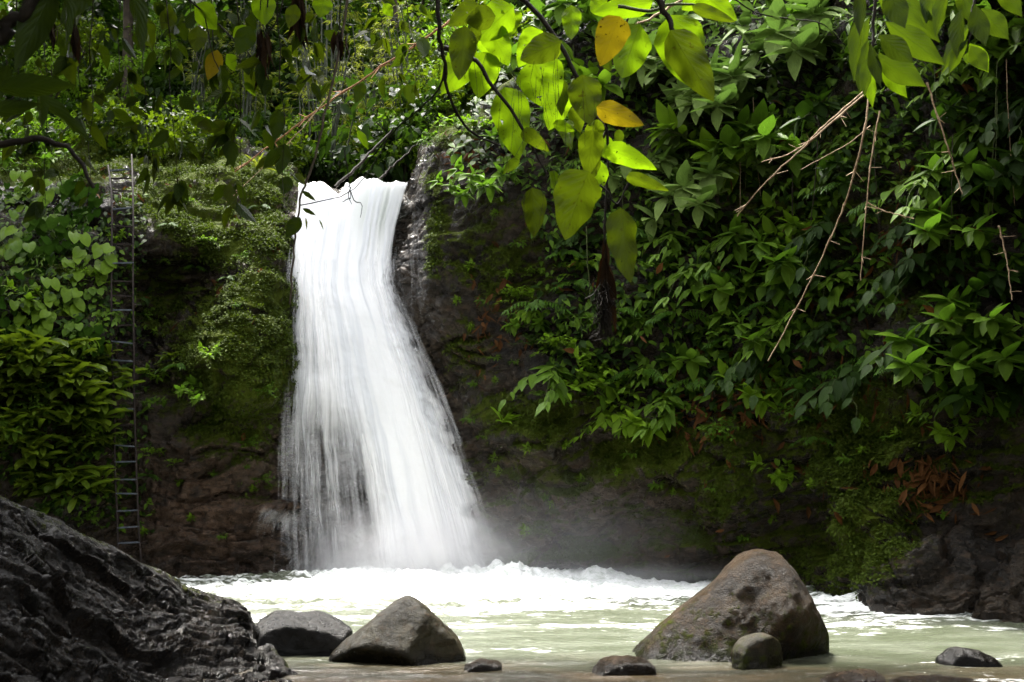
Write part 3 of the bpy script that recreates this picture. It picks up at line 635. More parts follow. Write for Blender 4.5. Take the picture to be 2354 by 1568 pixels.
# ------------------------------------------------------------------ leaves
def leaf_mat(name, a, b, trans, tfac=0.38, rough=0.42, holes=0.0, spots=0.0, veins=9.0, spec=0.07):
    a, b, trans = [(q[0] * 0.80, q[1] * 0.77, q[2] * 0.50) for q in (a, b, trans)]
    M = Mat(name); uv = M.n('UVMap').outputs[0]
    sx = M.n('SeparateXYZ', {0: uv}); x = M.math('ABSOLUTE', M.math('SUBTRACT', sx.outputs[0], 0.5)); y = sx.outputs[1]
    rnd = M.attr('rnd').outputs['Fac']; ob = M.n('ObjectInfo').outputs['Random']
    co = M.n('TexCoord').outputs['Object']
    f = M.math('ADD', M.math('MULTIPLY', rnd, 0.75), M.math('MULTIPLY', ob, 0.25))
    col = M.mix(f, a, b)
    rib = M.ramp(x, 0.0, 0.035, 1.0, 0.0)
    sv = M.math('FRACT', M.math('SUBTRACT', M.math('MULTIPLY', y, veins), M.math('MULTIPLY', x, veins * 0.75)))
    side = M.ramp(M.math('ABSOLUTE', M.math('SUBTRACT', sv, 0.5)), 0.0, 0.10, 0.6, 0.0)
    vein = M.math('MAXIMUM', rib, side)
    quilt = M.math('SINE', M.math('MULTIPLY', sv, 6.283))
    lite = tuple(min(1, c * 2.0 + 0.004) for c in b)
    col = M.mix(M.math('MULTIPLY', vein, 0.30), col, lite)
    n = M.noise(co, 14, 5, 0.65)
    col = M.mix(M.ramp(n.outputs[0], 0.35, 0.7, 0.0, 0.45), col, tuple(c * 0.55 for c in a))
    if spots > 0:
        n2 = M.noise(co, 42, 4, 0.6)
        col = M.mix(M.ramp(n2.outputs[0], 0.64, 0.68, 0, spots), col, (0.03, 0.015, 0.006))
    bp = M.n('Bump', {'Strength': 0.35, 'Distance': 0.012, 'Height': M.math('SUBTRACT', M.math('MULTIPLY', quilt, 0.4), M.math('MULTIPLY', vein, 0.6))})
    pb = M.n('BsdfPrincipled', {'Base Color': col, 'Roughness': rough, 'Specular IOR Level': spec, 'Normal': bp})
    tc = M.mix(f, tuple(c * 0.8 for c in trans), trans)
    tc = M.mix(M.math('MULTIPLY', vein, 0.55), tc, tuple(c * 0.45 for c in trans))
    if spots > 0: tc = M.mix(M.ramp(n2.outputs[0], 0.64, 0.68, 0, spots), tc, (0.02, 0.01, 0.0))
    sh = M.n('MixShader', {0: tfac, 1: pb, 2: M.n('BsdfTranslucent', {'Color': tc})})
    if holes > 0:
        n3 = M.noise(co, 24, 3, 0.6)
        h = M.math('GREATER_THAN', n3.outputs[0], 0.735 - 0.06 * holes)
        sh = M.n('MixShader', {0: h, 1: sh, 2: M.n('BsdfTransparent')})
    M.surf(sh); return M.m
ML_MID = leaf_mat('mid_green_leaf', (0.054, 0.115, 0.013), (0.108, 0.195, 0.022), (0.10, 0.23, 0.020), 0.30, holes=0.5)
ML_PALE = leaf_mat('dusty_pale_leaf', (0.105, 0.168, 0.060), (0.160, 0.240, 0.085), (0.09, 0.18, 0.04), 0.25, rough=0.55, holes=1.0, spots=0.4)
ML_FRESH = leaf_mat('fresh_green_leaf', (0.085, 0.165, 0.013), (0.140, 0.240, 0.020), (0.18, 0.36, 0.02), 0.34)
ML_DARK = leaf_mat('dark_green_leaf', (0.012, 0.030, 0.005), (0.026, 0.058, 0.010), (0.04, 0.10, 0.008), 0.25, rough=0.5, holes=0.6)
ML_GLOSS = leaf_mat('glossy_climber_leaf', (0.012, 0.036, 0.006), (0.032, 0.070, 0.012), (0.06, 0.14, 0.010), 0.25, rough=0.6, veins=7, spec=0.0)
ML_STRAP = leaf_mat('strap_leaf', (0.040, 0.080, 0.010), (0.105, 0.150, 0.018), (0.18, 0.28, 0.015), 0.33, rough=0.42, veins=2, spec=0.12)
ML_FERN = leaf_mat('fern_leaf', (0.028, 0.075, 0.010), (0.060, 0.135, 0.016), (0.10, 0.24, 0.015), 0.33, veins=3)
ML_FOREST = leaf_mat('forest_leaf', (0.014, 0.036, 0.005), (0.060, 0.100, 0.009), (0.12, 0.20, 0.008), 0.40, veins=3)
ML_FORESTD = leaf_mat('deep_forest_leaf', (0.007, 0.019, 0.004), (0.022, 0.046, 0.008), (0.03, 0.07, 0.006), 0.35, veins=3)
ML_BAMBOO = leaf_mat('bamboo_leaf', (0.050, 0.080, 0.016), (0.130, 0.145, 0.028), (0.20, 0.25, 0.03), 0.38, veins=1)
ML_BACKLIT = leaf_mat('backlit_leaf', (0.060, 0.105, 0.006), (0.085, 0.130, 0.008), (0.23, 0.42, 0.007), 0.52, veins=7, holes=0.6, spots=0.5)
ML_OLIVE = leaf_mat('olive_leaf', (0.030, 0.042, 0.004), (0.042, 0.056, 0.005), (0.11, 0.17, 0.005), 0.48, veins=7, holes=0.6, spots=0.6)  # darker copy of the backlit leaf, for leaves that catch less light
ML_YELLOW = leaf_mat('yellow_leaf', (0.13, 0.10, 0.006), (0.17, 0.125, 0.008), (0.33, 0.26, 0.008), 0.45, veins=7, spots=1.0)
ML_HANG = leaf_mat('hanging_twig_leaf', (0.010, 0.024, 0.003), (0.022, 0.042, 0.004), (0.062, 0.105, 0.004), 0.40, veins=6)
ML_SHADE = leaf_mat('shaded_near_leaf', (0.010, 0.020, 0.004), (0.018, 0.032, 0.006), (0.05, 0.085, 0.005), 0.35, veins=7)  # near leaf with its shade put into a darker colour
ML_LANCE = leaf_mat('lance_leaf', (0.016, 0.036, 0.005), (0.026, 0.052, 0.006), (0.085, 0.145, 0.006), 0.42, veins=10)
ML_DRY = leaf_mat('dry_leaf', (0.045, 0.018, 0.008), (0.15, 0.068, 0.032), (0.20, 0.07, 0.02), 0.18, rough=0.7, veins=3)
ML_DEAD = leaf_mat('dead_hanging_leaf', (0.010, 0.006, 0.004), (0.030, 0.017, 0.010), (0.03, 0.012, 0.004), 0.1, rough=0.85, veins=3)
def bark_mat(name, a, b, sc=18):
    M = Mat(name); co = M.n('TexCoord').outputs['Object']; n = M.noise(co, sc, 6, 0.65)
    bp = M.n('Bump', {'Strength': 0.5, 'Distance': 0.02, 'Height': n.outputs[0]})
    M.surf(M.n('BsdfPrincipled', {'Base Color': M.mix(M.ramp(n.outputs[0], 0.35, 0.65), a, b), 'Roughness': 0.75, 'Specular IOR Level': 0.12, 'Normal': bp})); return M.m
MB_STEM = bark_mat('green_stem', (0.030, 0.040, 0.012), (0.055, 0.065, 0.020), 30)
MB_WOOD = bark_mat('dark_wood', (0.006, 0.0045, 0.003), (0.016, 0.012, 0.008))
MB_TRUNK = bark_mat('forest_bark', (0.016, 0.012, 0.008), (0.036, 0.028, 0.019), 6)
MB_CANE = bark_mat('dry_cane', (0.16, 0.10, 0.055), (0.34, 0.25, 0.16), 25)
MB_REDCANE = bark_mat('reddish_cane', (0.14, 0.062, 0.028), (0.24, 0.125, 0.062), 20)
MB_CULM = bark_mat('grey_culm', (0.020, 0.024, 0.014), (0.045, 0.050, 0.034), 8)

def leaf_geo(shape='ovate', n=7, fold=0.18, droop=0.28, cols=3, wave=0.0):
    """unit leaf: runs along +Y from 0 to 1, half width 0.5 at the widest, +Z is its upper side"""
    t = np.linspace(0, 1, n + 1)
    if shape == 'ovate': w = np.sin(np.pi * t ** 0.78) ** 0.85 * (1 - 0.28 * t)
    elif shape == 'heart': w = np.where(t < 0.22, 0.62 + 0.38 * np.sin(np.pi * t / 0.44), np.cos(np.pi / 2 * ((t - 0.22) / 0.78) ** 1.25) ** 0.8)
    elif shape == 'big': w = np.where(t < 0.30, np.sin(np.pi / 2 * (0.16 + 0.84 * t / 0.30)) ** 0.75, np.maximum(0, 1 - ((t - 0.30) / 0.70) ** 2.1) ** 0.85 * (1 - 0.15 * t) + 0.0)
    elif shape == 'lance': w = np.sin(np.pi * t ** 0.9) ** 1.15
    elif shape == 'strap': w = np.minimum(1, 0.25 + t * 1.5) * np.where(t > 0.86, 1 - ((t - 0.86) / 0.14) ** 1.6 * 0.75, 1)
    else: w = np.sin(np.pi * t)
    if shape in ('ovate', 'heart', 'big', 'lance'):            # a drawn-out drip tip
        w = np.maximum(w, 0.10 * (1 - t) / 0.2 * (t > 0.8)); w[-1] = 0.008
        if shape not in ('heart',): w[0] = 0.02
    w = w / w.max() * 0.5
    xs = np.linspace(-1, 1, cols)
    X = w[:, None] * xs[None, :]
    Y = np.repeat(t[:, None], cols, 1)
    Z = fold * np.abs(X) - droop * (Y ** 1.8) * 0.6
    if wave: Z = Z + wave * np.sin(Y * 17 + (xs[None, :] > 0) * 1.3) * np.abs(xs[None, :]) * w[:, None] * 2
    if shape == 'heart': Y = Y - 0.16 * np.abs(xs)[None, :] * np.clip(1 - t / 0.35, 0, 1)[:, None]
    V = np.stack([X, Y, Z], -1).reshape(-1, 3)
    uv = np.stack([np.repeat(xs[None, :] * 0.5 + 0.5, n + 1, 0), Y], -1).reshape(-1, 2)
    return V, grid_faces(n + 1, cols), uv
G = {'ovate': leaf_geo('ovate', 6), 'ovate_lo': leaf_geo('ovate', 3, 0.2, 0.25), 'heart': leaf_geo('heart', 7, 0.16, 0.30), 'lance': leaf_geo('lance', 6, 0.22, 0.35),
     'lance_lo': leaf_geo('lance', 3, 0.2, 0.3), 'strap': leaf_geo('strap', 8, 0.30, 0.75), 'big': leaf_geo('big', 16, 0.22, 0.30, 7, 0.05), 'ovate_hi': leaf_geo('ovate', 12, 0.24, 0.35, 5, 0.05), 'lance_hi': leaf_geo('lance', 12, 0.22, 0.3, 5, 0.03)}
class Soup:
    def __init__(s): s.V, s.F, s.U, s.A, s.n = [], [], [], [], 0
    def leaf(s, g, o, d, up, L, W, rnd=None):
        V, F, uv = G[g] if isinstance(g, str) else g
        d = Vector(d).normalized(); x = d.cross(Vector(up))
        if x.length < 1e-4: x = d.cross(Vector((0.3, 0.5, 0.8)))
        x.normalize(); z = x.cross(d)
        Mx = np.array([x[:], d[:], z[:]]) * np.array([[W], [L], [L * 0.5 + W * 0.5]])
        s.V.append(V @ Mx + np.array(o[:])); s.F.append(F + s.n); s.U.append(uv)
        s.A.append(np.full(len(V), random.random() if rnd is None else rnd)); s.n += len(V)
    def many(s, g, O, Dr, Up, L, W):
        V, F, uv = G[g]; n = len(O)
        Dr = Dr / np.linalg.norm(Dr, axis=1, keepdims=True)
        X = np.cross(Dr, Up); X /= np.maximum(np.linalg.norm(X, axis=1, keepdims=True), 1e-6); Z = np.cross(X, Dr)
        P = O[:, None, :] + V[None, :, 0:1] * (X * W[:, None])[:, None, :] + V[None, :, 1:2] * (Dr * L[:, None])[:, None, :] + V[None, :, 2:3] * (Z * (L + W)[:, None] * 0.5)[:, None, :]
        s.V.append(P.reshape(-1, 3)); s.F.append((F[None] + (np.arange(n) * len(V))[:, None, None] + s.n).reshape(-1, 4)); s.U.append(np.tile(uv, (n, 1)))
        s.A.append(np.repeat(rng.random(n), len(V))); s.n += n * len(V)
    def mesh(s, name): return np_mesh(name, np.concatenate(s.V), np.concatenate(s.F), np.concatenate(s.U), {'rnd': np.concatenate(s.A)})
class Tubes:
    def __init__(s): s.V, s.F, s.n = [], [], 0
    def add(s, pts, r0, r1=None, sides=5, knobs=0):
        pts = np.array([tuple(p) for p in pts], float); n = len(pts); r1 = r0 if r1 is None else r1
        T = np.gradient(pts, axis=0); T /= np.maximum(np.linalg.norm(T, axis=1, keepdims=True), 1e-9)
        ref = np.array([0.31, 0.17, 0.93]) if abs(T[0, 2]) < 0.9 else np.array([1.0, 0.2, 0])
        A = np.cross(T, ref); A /= np.linalg.norm(A, axis=1, keepdims=True); B = np.cross(T, A)
        r = np.linspace(r0, r1, n)
        if knobs: r = r * (1 + 0.45 * (np.arange(n) % knobs == 0))
        an = np.linspace(0, 2 * np.pi, sides, endpoint=False)
        P = pts[:, None, :] + r[:, None, None] * (np.cos(an)[None, :, None] * A[:, None, :] + np.sin(an)[None, :, None] * B[:, None, :])
        i = np.arange(n * sides).reshape(n, sides); j = np.roll(i, -1, 1)
        s.V.append(P.reshape(-1, 3)); s.F.append(np.stack([i[:-1], j[:-1], j[1:], i[1:]], -1).reshape(-1, 4) + s.n); s.n += n * sides
        return s
    def mesh(s, name): return np_mesh(name, np.concatenate(s.V), np.concatenate(s.F))
def smooth_path(pts, m): return [Vector(p) for p in catmull(np.array([tuple(p) for p in pts]), m)]
def copy_plant(src, loc, rotz, scale, label, group):
    r = src.copy(); COL.objects.link(r); r.location = loc; r.rotation_euler = (0, 0, rotz); r.scale = (scale,) * 3
    for k in ('label', 'category', 'group'):
        if k in r: del r[k]
    tag(r, label, src['category'], group)
    for ch in list(src.children):
        c = ch.copy(); COL.objects.link(c); c.parent = r
    return r
PROTO = {}
class Protos(list): pass
def place(kind, loc, rotz, scale, label, group):
    """the first use moves the model itself, later uses copy it and its parts"""
    p = PROTO[kind]; src = p['o']
    if not p['used']:
        p['used'] = True; src.location = loc; src.rotation_euler = (0, 0, rotz); src.scale = (scale,) * 3
        src['label'] = label; src['group'] = group; return src
    return copy_plant(src, loc, rotz, scale, label, group)
def proto(kind, name, cat, parts):
    o = empty(name, (0, -50, -30), name.replace('_', ' '), cat)
    for nm, me, mt in parts: link_mesh(nm, me, mt, o)
    PROTO[kind] = {'o': o, 'used': False}

# models grow out of a wall behind them: local -Y points away from the wall, +Z up
def broad_shrub(seed, mat, stems=6, ln=0.75, leaf=0.20, ratio=0.52, g='ovate'):
    random.seed(seed); S = Soup(); T = Tubes()
    for i in range(stems):
        az = random.uniform(-1.25, 1.25); el = random.uniform(0.05, 0.95)
        d = Vector((math.sin(az) * math.cos(el), -math.cos(az) * math.cos(el), math.sin(el)))
        l = ln * random.uniform(0.55, 1.1); pts = []
        for k in range(7):
            f = k / 6.0; pts.append(d * (l * f) + Vector((0, 0, -0.30 * l * f * f)) + Vector((random.uniform(-1, 1), random.uniform(-1, 1), random.uniform(-1, 1))) * 0.012)
        T.add(pts, 0.007, 0.003, 5)
        for k in range(2, 7):
            tan = (pts[k] - pts[k - 1]).normalized(); side = tan.cross(Vector((0, 0, 1))).normalized()
            if k % 2: side = (side * 0.5 + tan.cross(side) * 0.8).normalized()
            for sg in (-1, 1):
                if random.random() < 0.14: continue
                ld = (side * sg + tan * 0.55 + Vector((0, -0.12, random.uniform(-0.45, 0.15)))).normalized()
                s_ = leaf * random.uniform(0.65, 1.12) * (0.75 + 0.25 * k / 6)
                s_ *= random.uniform(.6, 1.1); S.leaf(g, pts[k] + ld * 0.02, ld, Vector((0, -0.30, 1)) + Vector((random.uniform(-.7, .7), random.uniform(-.5, .5), 0)), s_, s_ * ratio * random.uniform(0.75, 1.1))
        tip = pts[-1]; tan = (pts[-1] - pts[-2]).normalized()
        for q in range(4):
            a = q * math.pi / 2 + random.random(); sd = tan.orthogonal().normalized(); sd.rotate(Matrix.Rotation(a, 3, tan))
            ld = (sd + tan * 0.5 + Vector((0, -0.1, -0.05))).normalized(); s_ = leaf * random.uniform(0.7, 1.1)
            S.leaf(g, tip, ld, Vector((0, -0.35, 1)), s_, s_ * ratio)
    return [('stems', T.mesh('stems'), MB_STEM), ('foliage', S.mesh('foliage'), mat)]
def arching(seed, mat, stems=5, ln=1.0, leaf=0.26, ratio=0.4, g='ovate'):
    random.seed(seed); S = Soup(); T = Tubes()
    for i in range(stems):
        az = random.uniform(-1.3, 1.3); el = random.uniform(0.2, 1.1); d = Vector((math.sin(az) * math.cos(el), -math.cos(az) * math.cos(el), math.sin(el))); l = ln * random.uniform(.5, 1.15)
        pts = [d * (l * k / 9.0) + Vector((random.gauss(0, .015), random.gauss(0, .015), -0.75 * l * (k / 9.0) ** 2)) for k in range(10)]; T.add(pts, .007, .002, 5)
        for k in range(1, 10):
            if random.random() < .18: continue
            tan = (pts[k] - pts[k - 1]).normalized(); sd = tan.cross(Vector((0, 0, 1))).normalized() * (1 if k % 2 else -1)
            ld = (sd * random.uniform(.5, 1) + tan * random.uniform(.2, .8) + Vector((0, -.1, random.uniform(-.9, -.1)))).normalized(); s_ = leaf * random.uniform(.45, 1.2)
            S.leaf(g, pts[k], ld, Vector((random.uniform(-.5, .5), -.4, 1)), s_, s_ * ratio * random.uniform(.8, 1.15))
        S.leaf(g, pts[-1], pts[-1] - pts[-2], Vector((0, -.5, 1)), leaf * .7, leaf * .7 * ratio)
    return [('stems', T.mesh('stems'), MB_STEM), ('foliage', S.mesh('foliage'), mat)]
def bushy(seed, mat, n=150, rad=0.42, leaf=0.075, g='ovate_lo'):
    random.seed(seed); S = Soup(); T = Tubes()
    for i in range(14):
        az = random.uniform(-1.4, 1.4); el = random.uniform(-0.2, 1.1)
        d = Vector((math.sin(az) * math.cos(el), -math.cos(az) * math.cos(el) * 0.9, math.sin(el) * 0.8)); l = rad * random.uniform(0.6, 1.15)
        pts = [d * (l * k / 5.0) + Vector((0, 0, -0.22 * l * (k / 5.0) ** 2)) for k in range(6)]
        T.add(pts, 0.004, 0.0015, 4)
        for k in range(n // 14):
            f = random.uniform(0.25, 1.0); p = d * (l * f) + Vector((0, 0, -0.22 * l * f * f)); ld = (d * 0.5 + Vector((random.uniform(-1, 1), random.uniform(-1, 0.3), random.uniform(-0.8, 0.5)))).normalized()
            s_ = leaf * random.uniform(0.7, 1.4); S.leaf(g, p, ld, Vector((random.uniform(-.4, .4), -0.4, 1)), s_, s_ * 0.55)
    return [('stems', T.mesh('stems'), MB_STEM), ('foliage', S.mesh('foliage'), mat)]
def climber(seed, mat, n=26, w=0.55, h=0.6, leaf=0.18):
    random.seed(seed); S = Soup(); T = Tubes()
    for i in range(5):
        x = random.uniform(-w, w) * 0.7
        pts = [Vector((x + 0.12 * math.sin(k + i), -0.03 - 0.02 * random.random(), -h + 2 * h * k / 7.0)) for k in range(8)]
        T.add(pts, 0.006, 0.004, 5)
    for i in range(n):
        p = Vector((random.uniform(-w, w), -random.uniform(0.10, 0.30), random.uniform(-h, h)))
        T.add([Vector((p.x * 0.9, -0.03, p.z - 0.10)), p * 0.5 + Vector((p.x * 0.45, -0.08, p.z * 0.5 - 0.03)), p], 0.003, 0.002, 4)
        s_ = leaf * random.uniform(0.6, 1.1)
        ld = Vector((random.uniform(-0.55, 0.55), -0.55, random.uniform(-1.0, -0.45)))
        S.leaf('heart', p, ld, Vector((random.uniform(-.3, .3), -1, 0.8)), s_, s_ * random.uniform(0.78, 0.95))
    return [('stems', T.mesh('stems'), MB_STEM), ('foliage', S.mesh('foliage'), mat)]
def strap_plant(seed, mat, n=30, ln=0.46, w=0.085):
    random.seed(seed); S = Soup(); T = Tubes()
    for i in range(n):
        c = Vector((random.uniform(-.22, .22), -random.uniform(0.05, 0.22), random.uniform(-.25, .22)))
        if i % 5 == 0: T.add([Vector((0, 0, 0)), c * 0.6 + Vector((0, 0, 0.04)), c], 0.008, 0.006, 5)
        az = random.gauss(0, 0.75); el = random.uniform(-0.35, 0.75)
        d = Vector((math.sin(az) * math.cos(el), -math.cos(az) * math.cos(el), math.sin(el)))
        s_ = ln * random.uniform(0.6, 1.15)
        S.leaf('strap', c, d, Vector((0, -0.25, 1)), s_, w * random.uniform(0.8, 1.3))
    return [('stems', T.mesh('stems'), MB_STEM), ('foliage', S.mesh('foliage'), mat)]
def fern(seed, mat, fronds=4, ln=0.5, leaflet=0.15):
    random.seed(seed); S = Soup(); T = Tubes()
    for i in range(fronds):
        az = random.uniform(-1.2, 1.2); d = Vector((math.sin(az), -math.cos(az) * 0.8, 0.55)).normalized(); l = ln * random.uniform(0.7, 1.15)
        pts = [d * (l * k / 9.0) + Vector((0, 0, -0.62 * l * (k / 9.0) ** 2)) for k in range(10)]
        T.add(pts, 0.004, 0.002, 4)
        for k in range(2, 10):
            tan = (pts[k] - pts[k - 1]).normalized(); sd = tan.cross(Vector((0, 0, 1))).normalized()
            for sg in (-1, 1):
                ld = (sd * sg * 0.75 + tan * 0.5 + Vector((0, -0.1, -0.55))).normalized(); s_ = leaflet * random.uniform(0.8, 1.1) * (1.1 - 0.05 * abs(k - 5))
                S.leaf('lance_lo', pts[k], ld, Vector((0, -0.5, 1)), s_, s_ * 0.17)
        S.leaf('lance_lo', pts[-1], (pts[-1] - pts[-2]), Vector((0, -0.5, 1)), leaflet, leaflet * 0.2)
    return [('stems', T.mesh('stems'), MB_STEM), ('foliage', S.mesh('foliage'), mat)]
def grass_tuft(seed, mat, n=16, ln=0.32, w=0.022):
    random.seed(seed); S = Soup()
    for i in range(n):
        az = random.uniform(-1.5, 1.5); el = random.uniform(0.1, 1.2); d = Vector((math.sin(az) * math.cos(el), -math.cos(az) * math.cos(el), math.sin(el)))
        s_ = ln * random.uniform(.6, 1.1); S.leaf('strap', (random.uniform(-.03, .03), 0, 0), d, Vector((0, -0.2, 1)), s_, w)
    return [('blades', S.mesh('blades'), mat)]

for i, (mt, ln, lf, st) in enumerate([(ML_MID, .80, .31, 6), (ML_MID, .7, .26, 6), (ML_PALE, .85, .31, 6), (ML_PALE, .7, .28, 6), (ML_FRESH, .62, .27, 5), (ML_DARK, .75, .30, 6), (ML_MID, .60, .24, 6), (ML_DARK, .65, .28, 6)]):
    proto('broad%d' % i, 'broadleaf_shrub', 'shrub', broad_shrub(100 + i, mt, st, ln, lf, 0.50 if i % 2 else 0.58))
for i, (mt, ln, lf, ra, g) in enumerate([(ML_MID, 1.0, .30, .42, 'ovate'), (ML_DARK, 1.1, .34, .5, 'ovate'), (ML_FRESH, .9, .24, .36, 'lance'), (ML_PALE, 1.0, .30, .55, 'heart'), (ML_MID, 1.1, .22, .22, 'lance')]):
    proto('arch%d' % i, 'arching_shrub', 'shrub', arching(200 + i, mt, 6, ln, lf, ra, g))
for i, mt in enumerate([ML_MID, ML_FRESH, ML_DARK, ML_FRESH]):
    proto('bushy%d' % i, 'small_leaved_shrub', 'shrub', bushy(130 + i, mt, 170, 0.5 if i < 3 else 0.62, 0.085))
for i in range(4): proto('climb%d' % i, 'leafy_climber', 'climber', climber(150 + i, (ML_GLOSS, ML_GLOSS, ML_FRESH, ML_MID)[i], 24, leaf=(.36, .32, .34, .28)[i]))
for i in range(3): proto('strap%d' % i, 'strap_leaved_plant', 'plant', strap_plant(160 + i, ML_STRAP, 30, (.50, .44, .54)[i], .125))
for i in range(3): proto('fern%d' % i, 'fern', 'fern', fern(170 + i, ML_FERN, (4, 3, 5)[i], (.5, .42, .55)[i]))
for i in range(2): proto('sprig%d' % i, 'seedling', 'seedling', broad_shrub(180 + i, (ML_FRESH, ML_MID)[i], 2, 0.24, 0.13, 0.5))
for i in range(2): proto('tuft%d' % i, 'grass_tuft', 'grass tuft', grass_tuft(190 + i, (ML_FRESH, ML_BAMBOO)[i]))

ORD = ['first', 'second', 'third', 'fourth', 'fifth', 'sixth', 'seventh', 'eighth', 'ninth', 'tenth', 'eleventh', 'twelfth', 'thirteenth', 'fourteenth', 'fifteenth', 'sixteenth', 'seventeenth', 'eighteenth']
def put(kind, u, v, s, label, group, out=0.03, yaw=0.35, yoff=0.0):
    p, n = hit(u, v)
    n2 = Vector((n.x, n.y, 0)); rz = math.atan2(n2.x, -n2.y) if n2.length > 0.2 else 0.0
    rz = max(-0.9, min(0.9, rz)) * 0.7
    return place(kind, p + n * out + Vector((0, yoff, 0)), -rz * 0 + rz + random.uniform(-yaw, yaw), s, label, group)
LOOK = {'arch0': 'arching green shrub', 'arch1': 'arching dark large-leaved shrub', 'arch2': 'arching bright narrow-leaved shrub', 'arch3': 'arching pale heart-leaved shrub', 'arch4': 'arching slender-leaved shrub', 'broad0': 'mid green broad-leaved shrub', 'broad1': 'green broad-leaved shrub', 'broad2': 'pale dusty broad-leaved shrub', 'broad3': 'greyish broad-leaved shrub', 'broad4': 'bright fresh green shrub', 'broad5': 'dark broad-leaved shrub',
        'broad6': 'compact green shrub', 'broad7': 'deep green shrub', 'bushy0': 'fine-leaved green bush', 'bushy1': 'bright fine-leaved bush', 'bushy2': 'dark fine-leaved bush', 'bushy3': 'wide bright fine-leaved bush'}
ROWN = ['in the %s row of the right cliff' % q for q in ('topmost', 'second', 'third', 'fourth', 'middle', 'sixth', 'seventh', 'eighth', 'lowest')]
